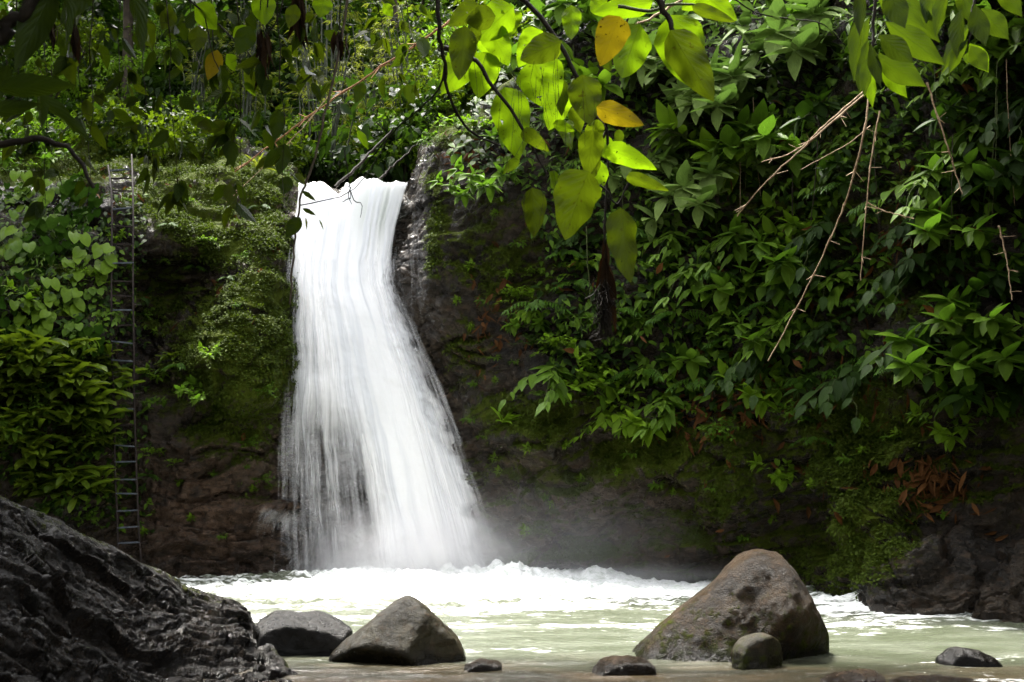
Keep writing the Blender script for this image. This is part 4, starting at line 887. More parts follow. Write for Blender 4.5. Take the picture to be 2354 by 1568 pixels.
def right_cliff_plants():
    rows = [(-70, 1180), (55, 1140), (175, 1180), (290, 1220), (405, 1270), (520, 1270), (640, 1250), (755, 1230), (865, 1260)]
    rr = random.Random(4)
    for r, (v, u0) in enumerate(rows):
        u = u0; k = 0
        while u < 2800 and k < 18:
            uu = u + rr.uniform(-25, 25); vv = v + rr.uniform(-35, 35)
            step = 88
            if v > 350 and uu > 1900: step = 160
            if r == 8: step = 120
            shade = uu > 1850 and v > 250  # darker-leaved kinds picked here put the right side's shade into the colour
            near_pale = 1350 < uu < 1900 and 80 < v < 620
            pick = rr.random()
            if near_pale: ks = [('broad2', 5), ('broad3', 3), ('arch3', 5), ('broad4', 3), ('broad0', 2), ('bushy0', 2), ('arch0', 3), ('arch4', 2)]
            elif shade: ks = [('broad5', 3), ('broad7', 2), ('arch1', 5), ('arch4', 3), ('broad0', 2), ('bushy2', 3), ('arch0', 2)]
            elif v > 600 and uu < 1600: ks = [('bushy1', 5), ('bushy0', 4), ('broad4', 2), ('broad1', 2), ('broad6', 3), ('arch2', 4), ('arch4', 2), ('arch0', 2)]
            else: ks = [('broad0', 2), ('broad1', 3), ('broad7', 2), ('arch0', 4), ('arch1', 3), ('arch2', 2), ('broad6', 2), ('bushy0', 2), ('arch4', 3)]
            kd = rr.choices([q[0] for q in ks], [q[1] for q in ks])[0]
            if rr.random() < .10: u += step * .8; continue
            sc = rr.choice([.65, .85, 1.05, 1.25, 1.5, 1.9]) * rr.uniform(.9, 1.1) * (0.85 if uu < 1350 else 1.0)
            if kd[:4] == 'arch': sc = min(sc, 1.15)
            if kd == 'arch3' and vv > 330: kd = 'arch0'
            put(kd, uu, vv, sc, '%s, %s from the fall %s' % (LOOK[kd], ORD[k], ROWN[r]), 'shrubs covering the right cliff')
            u += step * rr.uniform(0.85, 1.2); k += 1
    # a few that stand out
    for kd, u, v, s, lab in [
        ('bushy3', 1350, 880, 1.25, 'broad bright bush of small leaves arching over the bare slabs'),
        ('broad4', 1490, 975, 0.85, 'fresh shrub hanging lowest over the grey slabs'),
        ('broad4', 1730, 905, 0.75, 'bright shrub with upright leaves under the pale bushes'),
        ('broad4', 1860, 585, 0.85, 'light green whorled shrub in the middle of the thicket'),
        ('broad2', 1690, 275, 1.15, 'dusty grey-green shrub highest of the pale thicket'),
        ('broad4', 2170, 985, 0.80, 'bright shrub above the heap of dry leaves'),
        ('broad0', 2170, 590, 1.25, 'big-leaved shrub leaning out at the right of the hanging canes'),
        ('broad0', 2260, 430, 1.1, 'whorled big-leaved shrub near the right edge'),
        ('broad0', 2240, 780, 1.2, 'long-leaved shrub hanging over the dark hollow at right'),
        ('broad4', 1760, 1090, 0.50, 'small fresh shrub low on the mossy wall above the tallest boulder'),
        ('broad1', 1120, 440, 0.75, 'round-leaved clump under the litter on the nose of the right cliff'),
        ('broad1', 1060, 460, 0.6, 'small clump of round leaves nearest the lip of the fall'),
        ('bushy1', 1060, 300, 0.75, 'bright bush on the mossy nose beside the lip'),
        ('broad6', 1215, 760, 0.6, 'leafy clump at the left end of the thicket'),
        ('bushy1', 1040, 265, 0.7, 'bright bush on top of the nose beside the lip'), ('bushy0', 1090, 225, 0.8, 'green bush on the crest of the right cliff'), ('broad4', 1130, 200, 0.7, 'fresh broad-leaved bush on the crest of the right cliff'), ('broad0', 1190, 190, 0.9, 'green broad-leaved bush behind the big hanging leaves'), ('bushy1', 1110, 300, 0.7, 'bright bush above the round-leaved clumps'), ('broad6', 1150, 330, 0.7, 'compact bush above the bare dark wall'), ('bushy0', 1000, 330, .55, 'fine bush on the mossy edge nearest the lip'),
        ('bushy1', 1300, 800, .8, 'fine bright bush high on the left shoulder of the thicket'), ('bushy1', 1420, 905, .8, 'fine bright bush just right of the broad arching one'), ('bushy0', 1270, 905, .7, 'fine green bush at the lower left of the broad arching one'), ('arch2', 1400, 960, .8, 'narrow-leaved sprig trailing below the broad arching bush'), ('arch0', 1560, 930, .7, 'arching shrub trailing over the leaf litter'), ('bushy0', 1660, 985, .6, 'fine green bush hanging under the leaf litter'), ('bushy2', 1240, 800, .7, 'dark fine bush at the left edge of the thicket'), ('bushy1', 1210, 690, .7, 'bright fine bush on the dark wall left of the thicket'),
        ('arch0', 2200, 900, .6, 'arching shrub above the dry leaf heap'), ('bushy0', 2290, 960, .8, 'fine bush at the right edge above the black rock'), ('arch4', 2120, 860, .6, 'slender-leaved shrub low at the right'), ('bushy0', 1830, 940, .6, 'fine bush at the lower edge above the tallest boulder'),
        ('tuft0', 1150, 970, 0.8, 'grassy tuft growing from the wet ledge right of the fall')]:
        put(kd, u, v, s * (1.45 if u < 1900 else 1.05), lab, 'plants that stand out on the right cliff', out=0.08)
    fi = 0
    for u, v in [(1900, 640), (1960, 615), (2010, 590), (1990, 720), (1890, 745), (1960, 700), (2030, 670), (1850, 800), (1900, 860), (1970, 790), (2060, 760), (1840, 880), (1930, 925), (1780, 850), (2010, 830), (2090, 700), (1830, 960), (1880, 1010), (2110, 640), (1780, 930), (2060, 850), (2120, 770), (2190, 700)]:
        put('fern%d' % (fi % 3), u, v, random.uniform(0.65, 0.95), 'small fern with drooping comb-like fronds on the dark mossy hollow at right', 'ferns in the dark hollow', out=0.02); fi += 1
    for u, v in [(1480, 560), (1560, 700), (1420, 720), (1650, 640), (1700, 760), (1330, 640), (1600, 860), (1500, 840), (1750, 560), (1380, 480), (1800, 700), (1290, 560), (1250, 700), (1540, 420), (1850, 480), (1950, 420), (2060, 480), (2150, 420)]:
        put('fern%d' % (fi % 3), u, v, random.uniform(0.9, 1.35), 'fern frond poking out between the shrubs of the right cliff', 'ferns among the shrubs', out=0.25); fi += 1
    for u, v in [(1190, 560), (1150, 500), (1205, 480), (1100, 620), (1180, 720), (1090, 760), (1220, 880), (1060, 700), (1140, 820), (1160, 1090), (1080, 960), (1350, 1110), (1240, 1140), (1420, 1090), (1500, 1110), (1560, 1140), (1640, 1120), (1150, 1060), (1110, 1000), (1220, 1230), (1700, 1230), (1780, 1200), (1860, 1060), (1280, 1165), (1330, 985), (1150, 880), (1080, 880), (1210, 690), (1180, 830), (1300, 1030), (1450, 1040), (2000, 985), (2040, 1000), (2080, 1010), (1935, 1050), (1990, 1045), (2110, 960), (1880, 1120), (2150, 1180), (1175, 640), (1110, 690), (1230, 1040), (1560, 975), (1610, 950), (1650, 1000), (2230, 900)]:
        put('sprig%d' % (fi % 2), u, v, random.uniform(0.6, 1.0), 'tiny seedling rooted in moss on the right cliff', 'seedlings on the right cliff', out=0.01); fi += 1
right_cliff_plants()

def left_cliff_plants():
    rr = random.Random(9); k = 0
    lab = {}
    for r, v in enumerate([470, 545, 615, 685, 755]):
        j = 0
        for u in range(-60, 232, 62):
            uu = u + rr.uniform(-18, 18); vv = v + rr.uniform(-20, 20)
            put('climb%d' % (k % 4), uu, vv, rr.uniform(0.5, 0.85), 'heart-leaved climber left of the ladder, %s row down, %s from the left edge' % (ORD[r], ORD[j]), 'heart-leaved climbers left of the ladder', out=0.05); k += 1; j += 1
    k = 0
    for r, v in enumerate([820, 890, 960, 1030, 1100]):
        j = 0
        for u in range(-40, 262, 66):
            if v > 1080 and u < 30: continue
            uu = u + rr.uniform(-20, 20); vv = v + rr.uniform(-24, 24)
            put('strap%d' % (k % 3), uu, vv, rr.uniform(0.65, 1.15), 'drooping strap-leaved plant left of the ladder, %s row down, %s from the left edge' % (ORD[r], ORD[j]), 'strap-leaved plants left of the ladder', out=0.05); k += 1; j += 1
    for kd, u, v, s, lb in [
        ('broad0', 480, 905, 0.62, 'dark glossy plant hanging on the mossy bulge left of the fall'),
        ('broad4', 492, 815, 0.42, 'upright bright sprout on top of the mossy bulge'),
        ('strap0', 400, 830, 0.5, 'small strap-leaved clump right of the ladder'),
        ('broad4', 370, 860, 0.45, 'bright clump beside the ladder at mid height'),
        ('bushy1', 350, 1040, 0.6, 'yellow-green bush at the foot of the smooth brown rock'),
        ('bushy1', 400, 1070, 0.45, 'low yellow-green clump right of the lower ladder'),
        ('broad6', 345, 930, 0.45, 'small dark clump touching the right ladder rail'),
        ('bushy0', 570, 1020, 0.5, 'fine green clump on the wet wall close to the fall'),
        ('bushy0', 600, 1100, 0.5, 'fine green clump in the spray left of the fall'),
        ('bushy1', 480, 560, 0.55, 'bright fine clump on the mossy upper ledge'),
        ('bushy0', 380, 600, 0.5, 'fine green clump right of the upper ladder'),
        ('bushy0', 560, 590, 0.5, 'fine green clump under the top ledge near the fall'),
        ('bushy2', 290, 760, 0.45, 'dark clump behind the middle rungs'),
        ('bushy0', 285, 620, 0.5, 'green clump behind the upper rungs'),
        ('bushy0', 330, 720, 0.5, 'green clump against the right rail at mid height'),
        ('broad4', 275, 545, 0.4, 'star-shaped sprout between the ladder rails near the top'),
        ('bushy0', 190, 1190, 0.7, 'green bush at the foot of the wall left of the ladder'),
        ('bushy2', 110, 1170, 0.8, 'dark bush above the black rock slope'),
        ('bushy0', 240, 1120, 0.6, 'green bush touching the left rail near the bottom'),
        ('tuft0', 330, 860, 0.7, 'grassy tuft at the right rail'), ('fern0', 420, 840, .7, 'fern on the ledge right of the ladder'), ('fern1', 530, 640, .6, 'fern under the overhang near the fall'), ('fern2', 450, 620, .6, 'fern hanging into the dark recess'), ('fern0', 600, 480, .6, 'fern on the high ledge near the lip'), ('fern1', 390, 520, .6, 'fern on the overhang right of the upper ladder'), ('fern2', 340, 1090, .6, 'fern by the lower right rail'),
        ('arch2', 262, 890, .5, 'slender bright plant growing across the ladder at mid height'), ('bushy0', 262, 1010, .55, 'green bush growing across the left rail'), ('arch0', 255, 720, .5, 'green plant reaching over the left rail at the middle'), ('bushy1', 300, 470, .4, 'fine bright clump across the upper rungs'),
        ('arch0', 60, 800, .7, 'arching plant between the heart-leaved climbers and the strap leaves'), ('arch2', 170, 790, .7, 'bright narrow-leaved plant above the strap leaves'), ('arch4', 120, 600, .7, 'slender-leaved plant among the heart-leaved climbers'), ('broad4', 40, 690, .7, 'fresh whorled plant among the heart-leaved climbers'), ('bushy1', 200, 640, .7, 'fine bright bush among the climbers near the ladder'), ('bushy0', 90, 930, .8, 'fine bush breaking through the strap leaves'), ('arch2', 210, 980, .7, 'narrow-leaved plant breaking through the strap leaves'), ('broad1', 20, 990, .7, 'broad-leaved plant among the strap leaves at the left edge'),
        ('bushy0', 600, 900, 0.55, 'fine hanging plant on the mossy bulge beside the veil of water'),
        ('bushy0', 20, 400, 0.9, 'green bush on the rim in the far left corner'), ('bushy1', 90, 395, 0.8, 'bright bush on the rim left of the ladder top'), ('broad1', 150, 380, 0.8, 'broad-leaved bush on the rim nearest the ladder top'),
        ('bushy0', 60, 450, 0.8, 'fine bush just under the left rim'), ('broad6', 200, 420, 0.6, 'low leafy clump left of the top rungs'), ('bushy1', 345, 360, 0.8, 'bright bush right of the ladder top'), ('bushy0', 420, 345, 0.8, 'fine bush on the rim above the mossy ledge'), ('broad1', -40, 370, 0.9, 'broad-leaved bush on the rim at the left edge'),
        ('bushy1', 500, 355, 0.6, 'bright low bush on the rim over the mossy ledge'), ('tuft1', 590, 390, 1.2, 'grassy tuft on the rim near the lip'), ('bushy0', 640, 400, 0.5, 'small green bush beside the left end of the lip'),
        ('bushy1', 440, 470, 0.45, 'bright low clump on the top ledge')]:
        put(kd, u, v, s, lb, 'plants on the wall between ladder and fall', out=0.04)
    for i, (u, v) in enumerate([(415, 1115), (480, 1085), (450, 1200), (505, 1230), (360, 1180), (560, 1070), (590, 1130), (540, 700), (370, 770), (610, 980), (340, 1230), (430, 660)]):
        put('sprig%d' % (i % 2), u, v, rr.uniform(.5, .8), 'tiny seedling on the wet wall left of the fall', 'seedlings left of the fall', out=0.01)
left_cliff_plants()

# ------------------------------------------------------------------ moss: short tufts over the mossy rock
def make_moss():
    ok = np.where((CMOSS > 0.42) & (CU > -60) & (CU < 2420) & (CV > 330) & (CV < 1400))[0]
    pr = np.clip(CMOSS[ok] - 0.25, 0.02, 1.0)
    pat = 0.5 + 0.5 * fbm(CQ[ok] * 2.2, 3, 401)
    pr = pr * np.clip(pat * 2 - 0.55, 0, 1.5); pr = pr / pr.sum()
    n = 130000
    i = rng.choice(ok, n, p=pr)
    O = CQ[i] + rng.normal(0, 0.02, (n, 3)); Nn = CN[i]
    D = Nn * 0.7 + rng.normal(0, 0.55, (n, 3)) + np.array([0, -0.1, -0.25])
    L = rng.uniform(0.03, 0.08, n); W = L * rng.uniform(0.35, 0.6, n)
    S = Soup(); Up = np.tile(np.array([0.0, -0.3, 1.0]), (n, 1)) + rng.normal(0, 0.2, (n, 3))
    V, F, uv = leaf_geo('ovate', 2, 0.15, 0.4, 2)
    G['moss'] = (V, F, uv); S.many('moss', O, D, Up, L, W)
    m = leaf_mat('moss_fronds', (0.020, 0.036, 0.004), (0.078, 0.118, 0.012), (0.08, 0.13, 0.01), 0.25, rough=0.7, veins=1, spec=0.1)
    tag(link_mesh('moss', S.mesh('moss'), m), kind='stuff')
make_moss()

# ------------------------------------------------------------------ the forest behind the lip
def crown_cloud(seed, n, rx, ry, rz, leaf, clumps=22, g='ovate_lo'):
    r = np.random.default_rng(seed); S = Soup()
    c = r.normal(0, 1, (clumps, 3)); c /= np.linalg.norm(c, axis=1, keepdims=True); c *= r.uniform(0.45, 1.0, (clumps, 1)) * np.array([rx, ry, rz])
    rad = r.uniform(0.25, 0.5, clumps) * min(rx, rz)
    k = r.integers(0, clumps, n); o = r.normal(0, 1, (n, 3)); o /= np.linalg.norm(o, axis=1, keepdims=True)
    O = c[k] + o * (rad[k] * r.uniform(0.35, 1.05, n) ** 0.6)[:, None] * np.array([1, 1, 0.7])
    D = o * 0.8 + r.normal(0, 0.5, (n, 3)) + np.array([0, 0, -0.35]); L = leaf * r.uniform(0.6, 1.3, n)
    S.many(g, O, D, np.tile(np.array([0, 0, 1.0]), (n, 1)) + r.normal(0, 0.35, (n, 3)), L, L * (0.5 if g == 'ovate_lo' else 0.16))
    return S, c
def tree_proto(kind, seed, mat, n, rx, rz, h, leaf):
    S, c = crown_cloud(seed, n, rx, rx, rz, leaf)
    cm = S.mesh('crown'); T = Tubes(); random.seed(seed)
    top = Vector((0, 0, h)); T.add(smooth_path([(0, 0, -0.5), (0.1, 0.05, h * 0.4), (-0.05, 0, h * 0.8), top], 10), 0.16, 0.06, 8)
    for q in c[:10]:
        e = Vector(q) + top; s = Vector((0, 0, h * random.uniform(0.5, 0.9))); T.add(smooth_path([s, (s + e) * 0.5 + Vector((0, 0, 0.2)), e], 6), 0.05, 0.012, 5)
    o = empty('forest_tree', (0, -50, -30), 'forest tree', 'tree')
    link_mesh('trunk', T.mesh('trunk'), MB_TRUNK, o); cr = link_mesh('crown', cm, mat, o); cr.location = (0, 0, h)
    PROTO[kind] = {'o': o, 'used': False}
tree_proto('tree0', 501, ML_FOREST, 4200, 2.6, 2.2, 3.6, 0.24); tree_proto('tree1', 502, ML_FORESTD, 4200, 2.5, 2.4, 3.2, 0.26)
tree_proto('tree2', 503, ML_FOREST, 3600, 2.0, 1.7, 2.2, 0.20); tree_proto('tree3', 504, ML_FORESTD, 3600, 2.2, 1.6, 1.8, 0.32)
def under(kind, seed, mat, n, leaf, name='forest_shrub'):
    S, c = crown_cloud(seed, n, 0.95, 0.9, 0.7, leaf, 16); T = Tubes()
    for q in c[:8]: T.add([Vector((0, 0, -0.8)), Vector(q) * 0.5 + Vector((0, 0, -0.2)), Vector(q)], 0.02, 0.006, 4)
    proto(kind, name, 'bush', [('stems', T.mesh('stems'), MB_TRUNK), ('foliage', S.mesh('foliage'), mat)])
under('under0', 511, ML_FOREST, 900, 0.15); under('under1', 512, ML_FORESTD, 800, 0.19); under('under2', 513, ML_FRESH, 800, 0.14)
def bamboo_proto(kind, seed):
    r = np.random.default_rng(seed); T = Tubes(); S = Soup(); random.seed(seed)
    for i in range(9):
        x, y = random.uniform(-.6, .6), random.uniform(-.4, .4); h = random.uniform(3.5, 5.5); lx = random.uniform(-.5, .5)
        pts = [Vector((x + lx * (k / 12.0) ** 2, y - 0.5 * (k / 12.0) ** 2, -0.5 + h * k / 12.0)) for k in range(13)]
        T.add(pts, 0.030, 0.012, 6, knobs=2)
        for q in range(9):
            p = pts[random.randint(4, 12)]; d0 = Vector((random.uniform(-1, 1), random.uniform(-1, .4), random.uniform(-.2, .4))).normalized(); e = p + d0 * random.uniform(.3, .8)
            T.add([p, e], 0.006, 0.003, 4)
            for z in range(7): S.leaf('lance_lo', e + d0 * random.uniform(-.25, .05), d0 + Vector((random.uniform(-.6, .6), random.uniform(-.6, .6), random.uniform(-1.3, -.2))), (0, -.4, 1), random.uniform(.16, .28), 0.028)
    proto(kind, 'bamboo_clump', 'bamboo', [('culms', T.mesh('culms'), MB_CULM), ('foliage', S.mesh('foliage'), ML_BAMBOO)])
bamboo_proto('bamboo0', 521); bamboo_proto('bamboo1', 522)
def gz(x, y): return float(ground_z(np.array([x]), np.array([y]))[0])
def forest():
    rr = random.Random(21); k = 0
    for D, us in [(31, range(-80, 1500, 210)), (37, range(-150, 1700, 230)), (45, range(-200, 2000, 230)), (56, range(-200, 2300, 260))]:
        for u in us:
            uu = u + rr.uniform(-60, 60); d = D + rr.uniform(-2, 2)
            if D == 31 and 620 < uu < 980: continue
            x = (uu - 1176.5) / FPX * d; kd = rr.choice(['tree0', 'tree1', 'tree1', 'tree3', 'tree3', 'tree2'])
            place(kd, (x, d, gz(x, d) - 0.2), rr.uniform(0, 6.28), rr.uniform(1.0, 1.4) * (1.0 if D < 36 else 1.35 if D < 50 else 1.7), 'leafy forest tree standing on the slope behind the top of the fall', 'forest trees behind the fall')
    for u, v, d in [(-40, 340, 24.6), (40, 335, 24.8), (110, 325, 25), (180, 320, 25), (245, 318, 25.2), (370, 322, 25.4), (460, 325, 25.6), (1090, 225, 23.6), (1150, 180, 23.4), (1210, 140, 23.4), (1040, 262, 24.2), (1280, 80, 23.4), (1330, 10, 23.2), (1400, -30, 23.2), (1470, -60, 23), (-20, 330, 27), (60, 300, 28), (140, 260, 29), (230, 290, 28), (320, 270, 29), (400, 300, 28), (470, 290, 29), (540, 300, 28.5), (610, 330, 28), (660, 370, 27.6), (700, 330, 29), (760, 385, 28), (830, 360, 29), (790, 330, 31), (880, 385, 28), (930, 340, 27), (980, 250, 27), (900, 300, 29), (1020, 200, 26.5), (700, 260, 31), (850, 270, 32), (560, 220, 31), (420, 210, 31), (280, 190, 31), (120, 180, 31), (0, 200, 30), (960, 150, 29), (1060, 120, 27), (640, 160, 33), (500, 110, 33), (350, 100, 33), (180, 90, 33), (760, 180, 34), (870, 120, 34), (20, 90, 32), (760, 100, 35), (1000, 50, 30), (640, 60, 35)]:
        p = at(u, v, d); place('under%d' % rr.choice([0, 1, 1, 1, 0, 2]), p, rr.uniform(0, 6.28), rr.uniform(0.75, 1.15), 'leafy forest bush on the bank behind the top of the fall', 'forest bushes behind the fall')
    for u, v, d, s, lab in [(790, 400, 28.5, 0.75, 'bamboo clump with grey culms straight above the lip'), (860, 380, 29.5, 0.8, 'bamboo clump above the right half of the lip'), (690, 330, 28.5, 0.75, 'bamboo clump above the left end of the lip'),
                            (600, 270, 29, .7, 'bamboo clump over the mossy ledge left of the lip'), (480, 300, 29, .7, 'bamboo clump behind the mossy left ledge'), (930, 300, 27.5, .7, 'bamboo clump beside the nose of the right cliff'), (730, 230, 31, .9, 'tall bamboo clump farther up the stream')]:
        p = at(u, v, d); p.z -= 0.3; place('bamboo%d' % rr.randint(0, 1), p, rr.uniform(0, 6.28), s, lab, 'bamboo behind the fall')
    # unseen trees added above the frame so their dense crowns shade the gorge
    Sd, _c = crown_cloud(590, 6500, 2.6, 2.6, 1.7, 0.42, 34); dense = Sd.mesh('crown')
    crown = PROTO['tree1']['o'].children; crown = [c for c in crown if c.name.startswith('crown')][0]
    for bx, by, x, y, z, s, lab in [(12.5, 16.5, 10.0, 15.5, 15, 1.25, 'tree overhanging the right cliff'), (12.5, 10.5, 9.5, 10.5, 11.5, 1.3, 'tree on the right bank'), (12, 14, 8.6, 12.8, 12.2, 1.2, 'tree leaning out from the right bank'), (11, 5, 7.0, 6.5, 9.5, 1.2, 'tree leaning out nearest the viewer at right'),
                            (-12, 10, -6.2, 10.2, 9.6, 1.2, 'tree arching over the black rock slope'), (-11.5, 6, -4.2, 7.2, 8.4, 1.15, 'tree whose boughs arch over the viewer at left'), (-12.5, 14, -7.6, 14, 11.2, 1.1, 'tree arching over the lower ladder'), (-11, 1, -5.8, 3.2, 7.4, 1.2, 'tree behind the viewer at left'),
                            (-10.5, -2, -4.0, 1.5, 6.4, 1.25, 'tree hanging over the left of the viewer'), (-9, -5, -5.5, -1.5, 6.0, 1.3, 'tree at the left behind the viewer'), (-12.3, 11, -5.0, 11.4, 11.0, 1.1, 'tree whose second bough spans the rock slope'), (-12, 7, -6.4, 7.0, 9.0, 1.1, 'tree whose low bough spans the rock slope'),
                            (-13.2, 21, -10.2, 21.6, 13.2, 1.1, 'tree on the rim above the heart-leaved climbers'), (12.5, 18.5, 9.6, 17.8, 14.5, 1.3, 'tree over the dark hollow at right'), (12, 8, 7.6, 9.5, 10.5, 1.2, 'tree spreading over the right bank'), (12, 13, 8.0, 14.2, 10.6, 1.2, 'tree whose long bough spans the right bank'), (12, 11.5, 6.6, 12.2, 9.4, 1.1, 'tree whose low bough spans the right bank'), (12.5, 15.5, 5.8, 14.6, 10.6, 1.1, 'tree with the longest bough over the right bank'), (11, 2, 6.0, 3.5, 8.6, 1.2, 'tree at the right of the viewer'),
                            (-12.2, 8, -8.4, 8.5, 7.2, 1.1, 'tree spreading beside the black rock slope'), (-12.2, 12, -3.4, 12.2, 10.9, .95, 'tree with the longest bough over the black rock slope'), (-11.8, 4, -3.4, 4.6, 8.2, 1.1, 'tree with a low bough behind the viewer at left'), (-3.5, 37.5, -4.5, 36, 19.5, 1.4, 'tall tree up the valley'), (-10.5, 33, -10.5, 32, 17, 1.4, 'tall tree behind the left rim')]:
        g0 = gz(bx, by); o = empty('shade_tree', (bx, by, g0), lab + ', unseen, added for shade', 'tree', 'unseen trees added for shade')
        e = Vector((x - bx, y - by, z - g0)); T = Tubes().add(smooth_path([(0, 0, -.4), Vector((e.x * .08, e.y * .08, e.z * .5)), Vector((e.x * .45, e.y * .45, e.z * .88)), e], 16), .2, .07, 8)
        for q in range(6): T.add(smooth_path([e * .85, e + Vector((rr.uniform(-1, 1), rr.uniform(-1, 1), rr.uniform(-.4, .6))), e + Vector((rr.uniform(-2.2, 2.2), rr.uniform(-2.2, 2.2), rr.uniform(-.6, 1.2)))], 6), .05, .015, 5)
        link_mesh('trunk', T.mesh('trunk'), MB_TRUNK, o); c = crown.copy(); c.data = dense; COL.objects.link(c); c.parent = o; c.location = e; c.scale = (s, s, s * .8); c.rotation_euler = (0, 0, rr.uniform(0, 6.28))
forest()
# leftover models never placed
for kd, p in PROTO.items():
    if not p['used']:
        for ch in list(p['o'].children): bpy.data.objects.remove(ch)
        bpy.data.objects.remove(p['o'])
# ------------------------------------------------------------------ the iron ladder on the left wall
def make_ladder():
    root = empty('ladder', at(295, 1290, 20.75), 'long thin iron ladder fixed to the mossy wall left of the fall', 'ladder')
    b = root.location
    L = [(250, 380), (257, 470), (257, 640), (256, 820), (262, 940), (265, 1080), (268, 1190), (272, 1265)]
    Rr = [(304, 356), (305, 470), (307, 640), (307, 800), (309, 920), (313, 1060), (318, 1180), (322, 1250), (324, 1290)]
    Df = lambda v: float(np.interp(v, [300, 380, 470, 560, 800, 1000, 1290], [23.2, 22.5, 21.65, 21.25, 21.0, 20.85, 20.6]))
    mt = bark_mat('rusty_iron', (0.012, 0.009, 0.008), (0.030, 0.022, 0.019), 14); mt.node_tree.nodes['Principled BSDF'].inputs['Roughness'].default_value = 0.7
    mg = bark_mat('grey_blue_iron', (0.045, 0.053, 0.065), (0.085, 0.095, 0.11), 9); mg.node_tree.nodes['Principled BSDF'].inputs['Roughness'].default_value = 0.35  # paler, bluer iron tone used on part of the rungs
    for pl in (L, Rr):
        pts = smooth_path([at(u + random.uniform(-1.5, 1.5), v, Df(v)) - b for u, v in pl], 40)
        link_mesh('rail', Tubes().add(pts, 0.017, 0.017, 8).mesh('rail'), mt, root)
    for v in (470, 700, 905, 1100, 1250):                     # stays that hold the rails off the rock
        for pl in (L, Rr):
            u_ = float(np.interp(v, [q[1] for q in pl], [q[0] for q in pl])); p = at(u_, v, Df(v)); link_mesh('bracket', Tubes().add([p - b, p - b + Vector((0.02, 0.35, 0.03))], .012, .012, 6).mesh('bracket'), mt, root)
    for i, v in enumerate([392, 412, 440, 480, 520, 562, 606, 646, 679, 711, 748, 787, 829, 867, 905, 940, 978, 1024, 1062, 1102, 1137, 1173, 1213, 1249]):
        ul = float(np.interp(v, [q[1] for q in L], [q[0] for q in L])); ur = float(np.interp(v, [q[1] for q in Rr], [q[0] for q in Rr]))
        p0 = at(ul, v + random.uniform(-3, 3), Df(v)) - b; p1 = at(ur, v + random.uniform(-3, 3), Df(v)) - b
        bm = bmesh.new(); bmesh.ops.create_cube(bm, size=1.0)
        bmesh.ops.bevel(bm, geom=bm.edges[:], offset=0.12, segments=2, affect='EDGES')
        d = p1 - p0; q = d.to_track_quat('X', 'Z').to_matrix().to_4x4()
        bmesh.ops.transform(bm, matrix=Matrix.Translation((p0 + p1) / 2) @ q @ Matrix.Diagonal((d.length, 0.046, 0.026, 1)), verts=bm.verts)
        me = bpy.data.meshes.new('rung'); bm.to_mesh(me); bm.free()
        link_mesh('rung', me, mg if i in (9, 11, 15, 17, 19, 20, 21, 22, 23) or i % 3 == 0 else mt, root)
make_ladder()

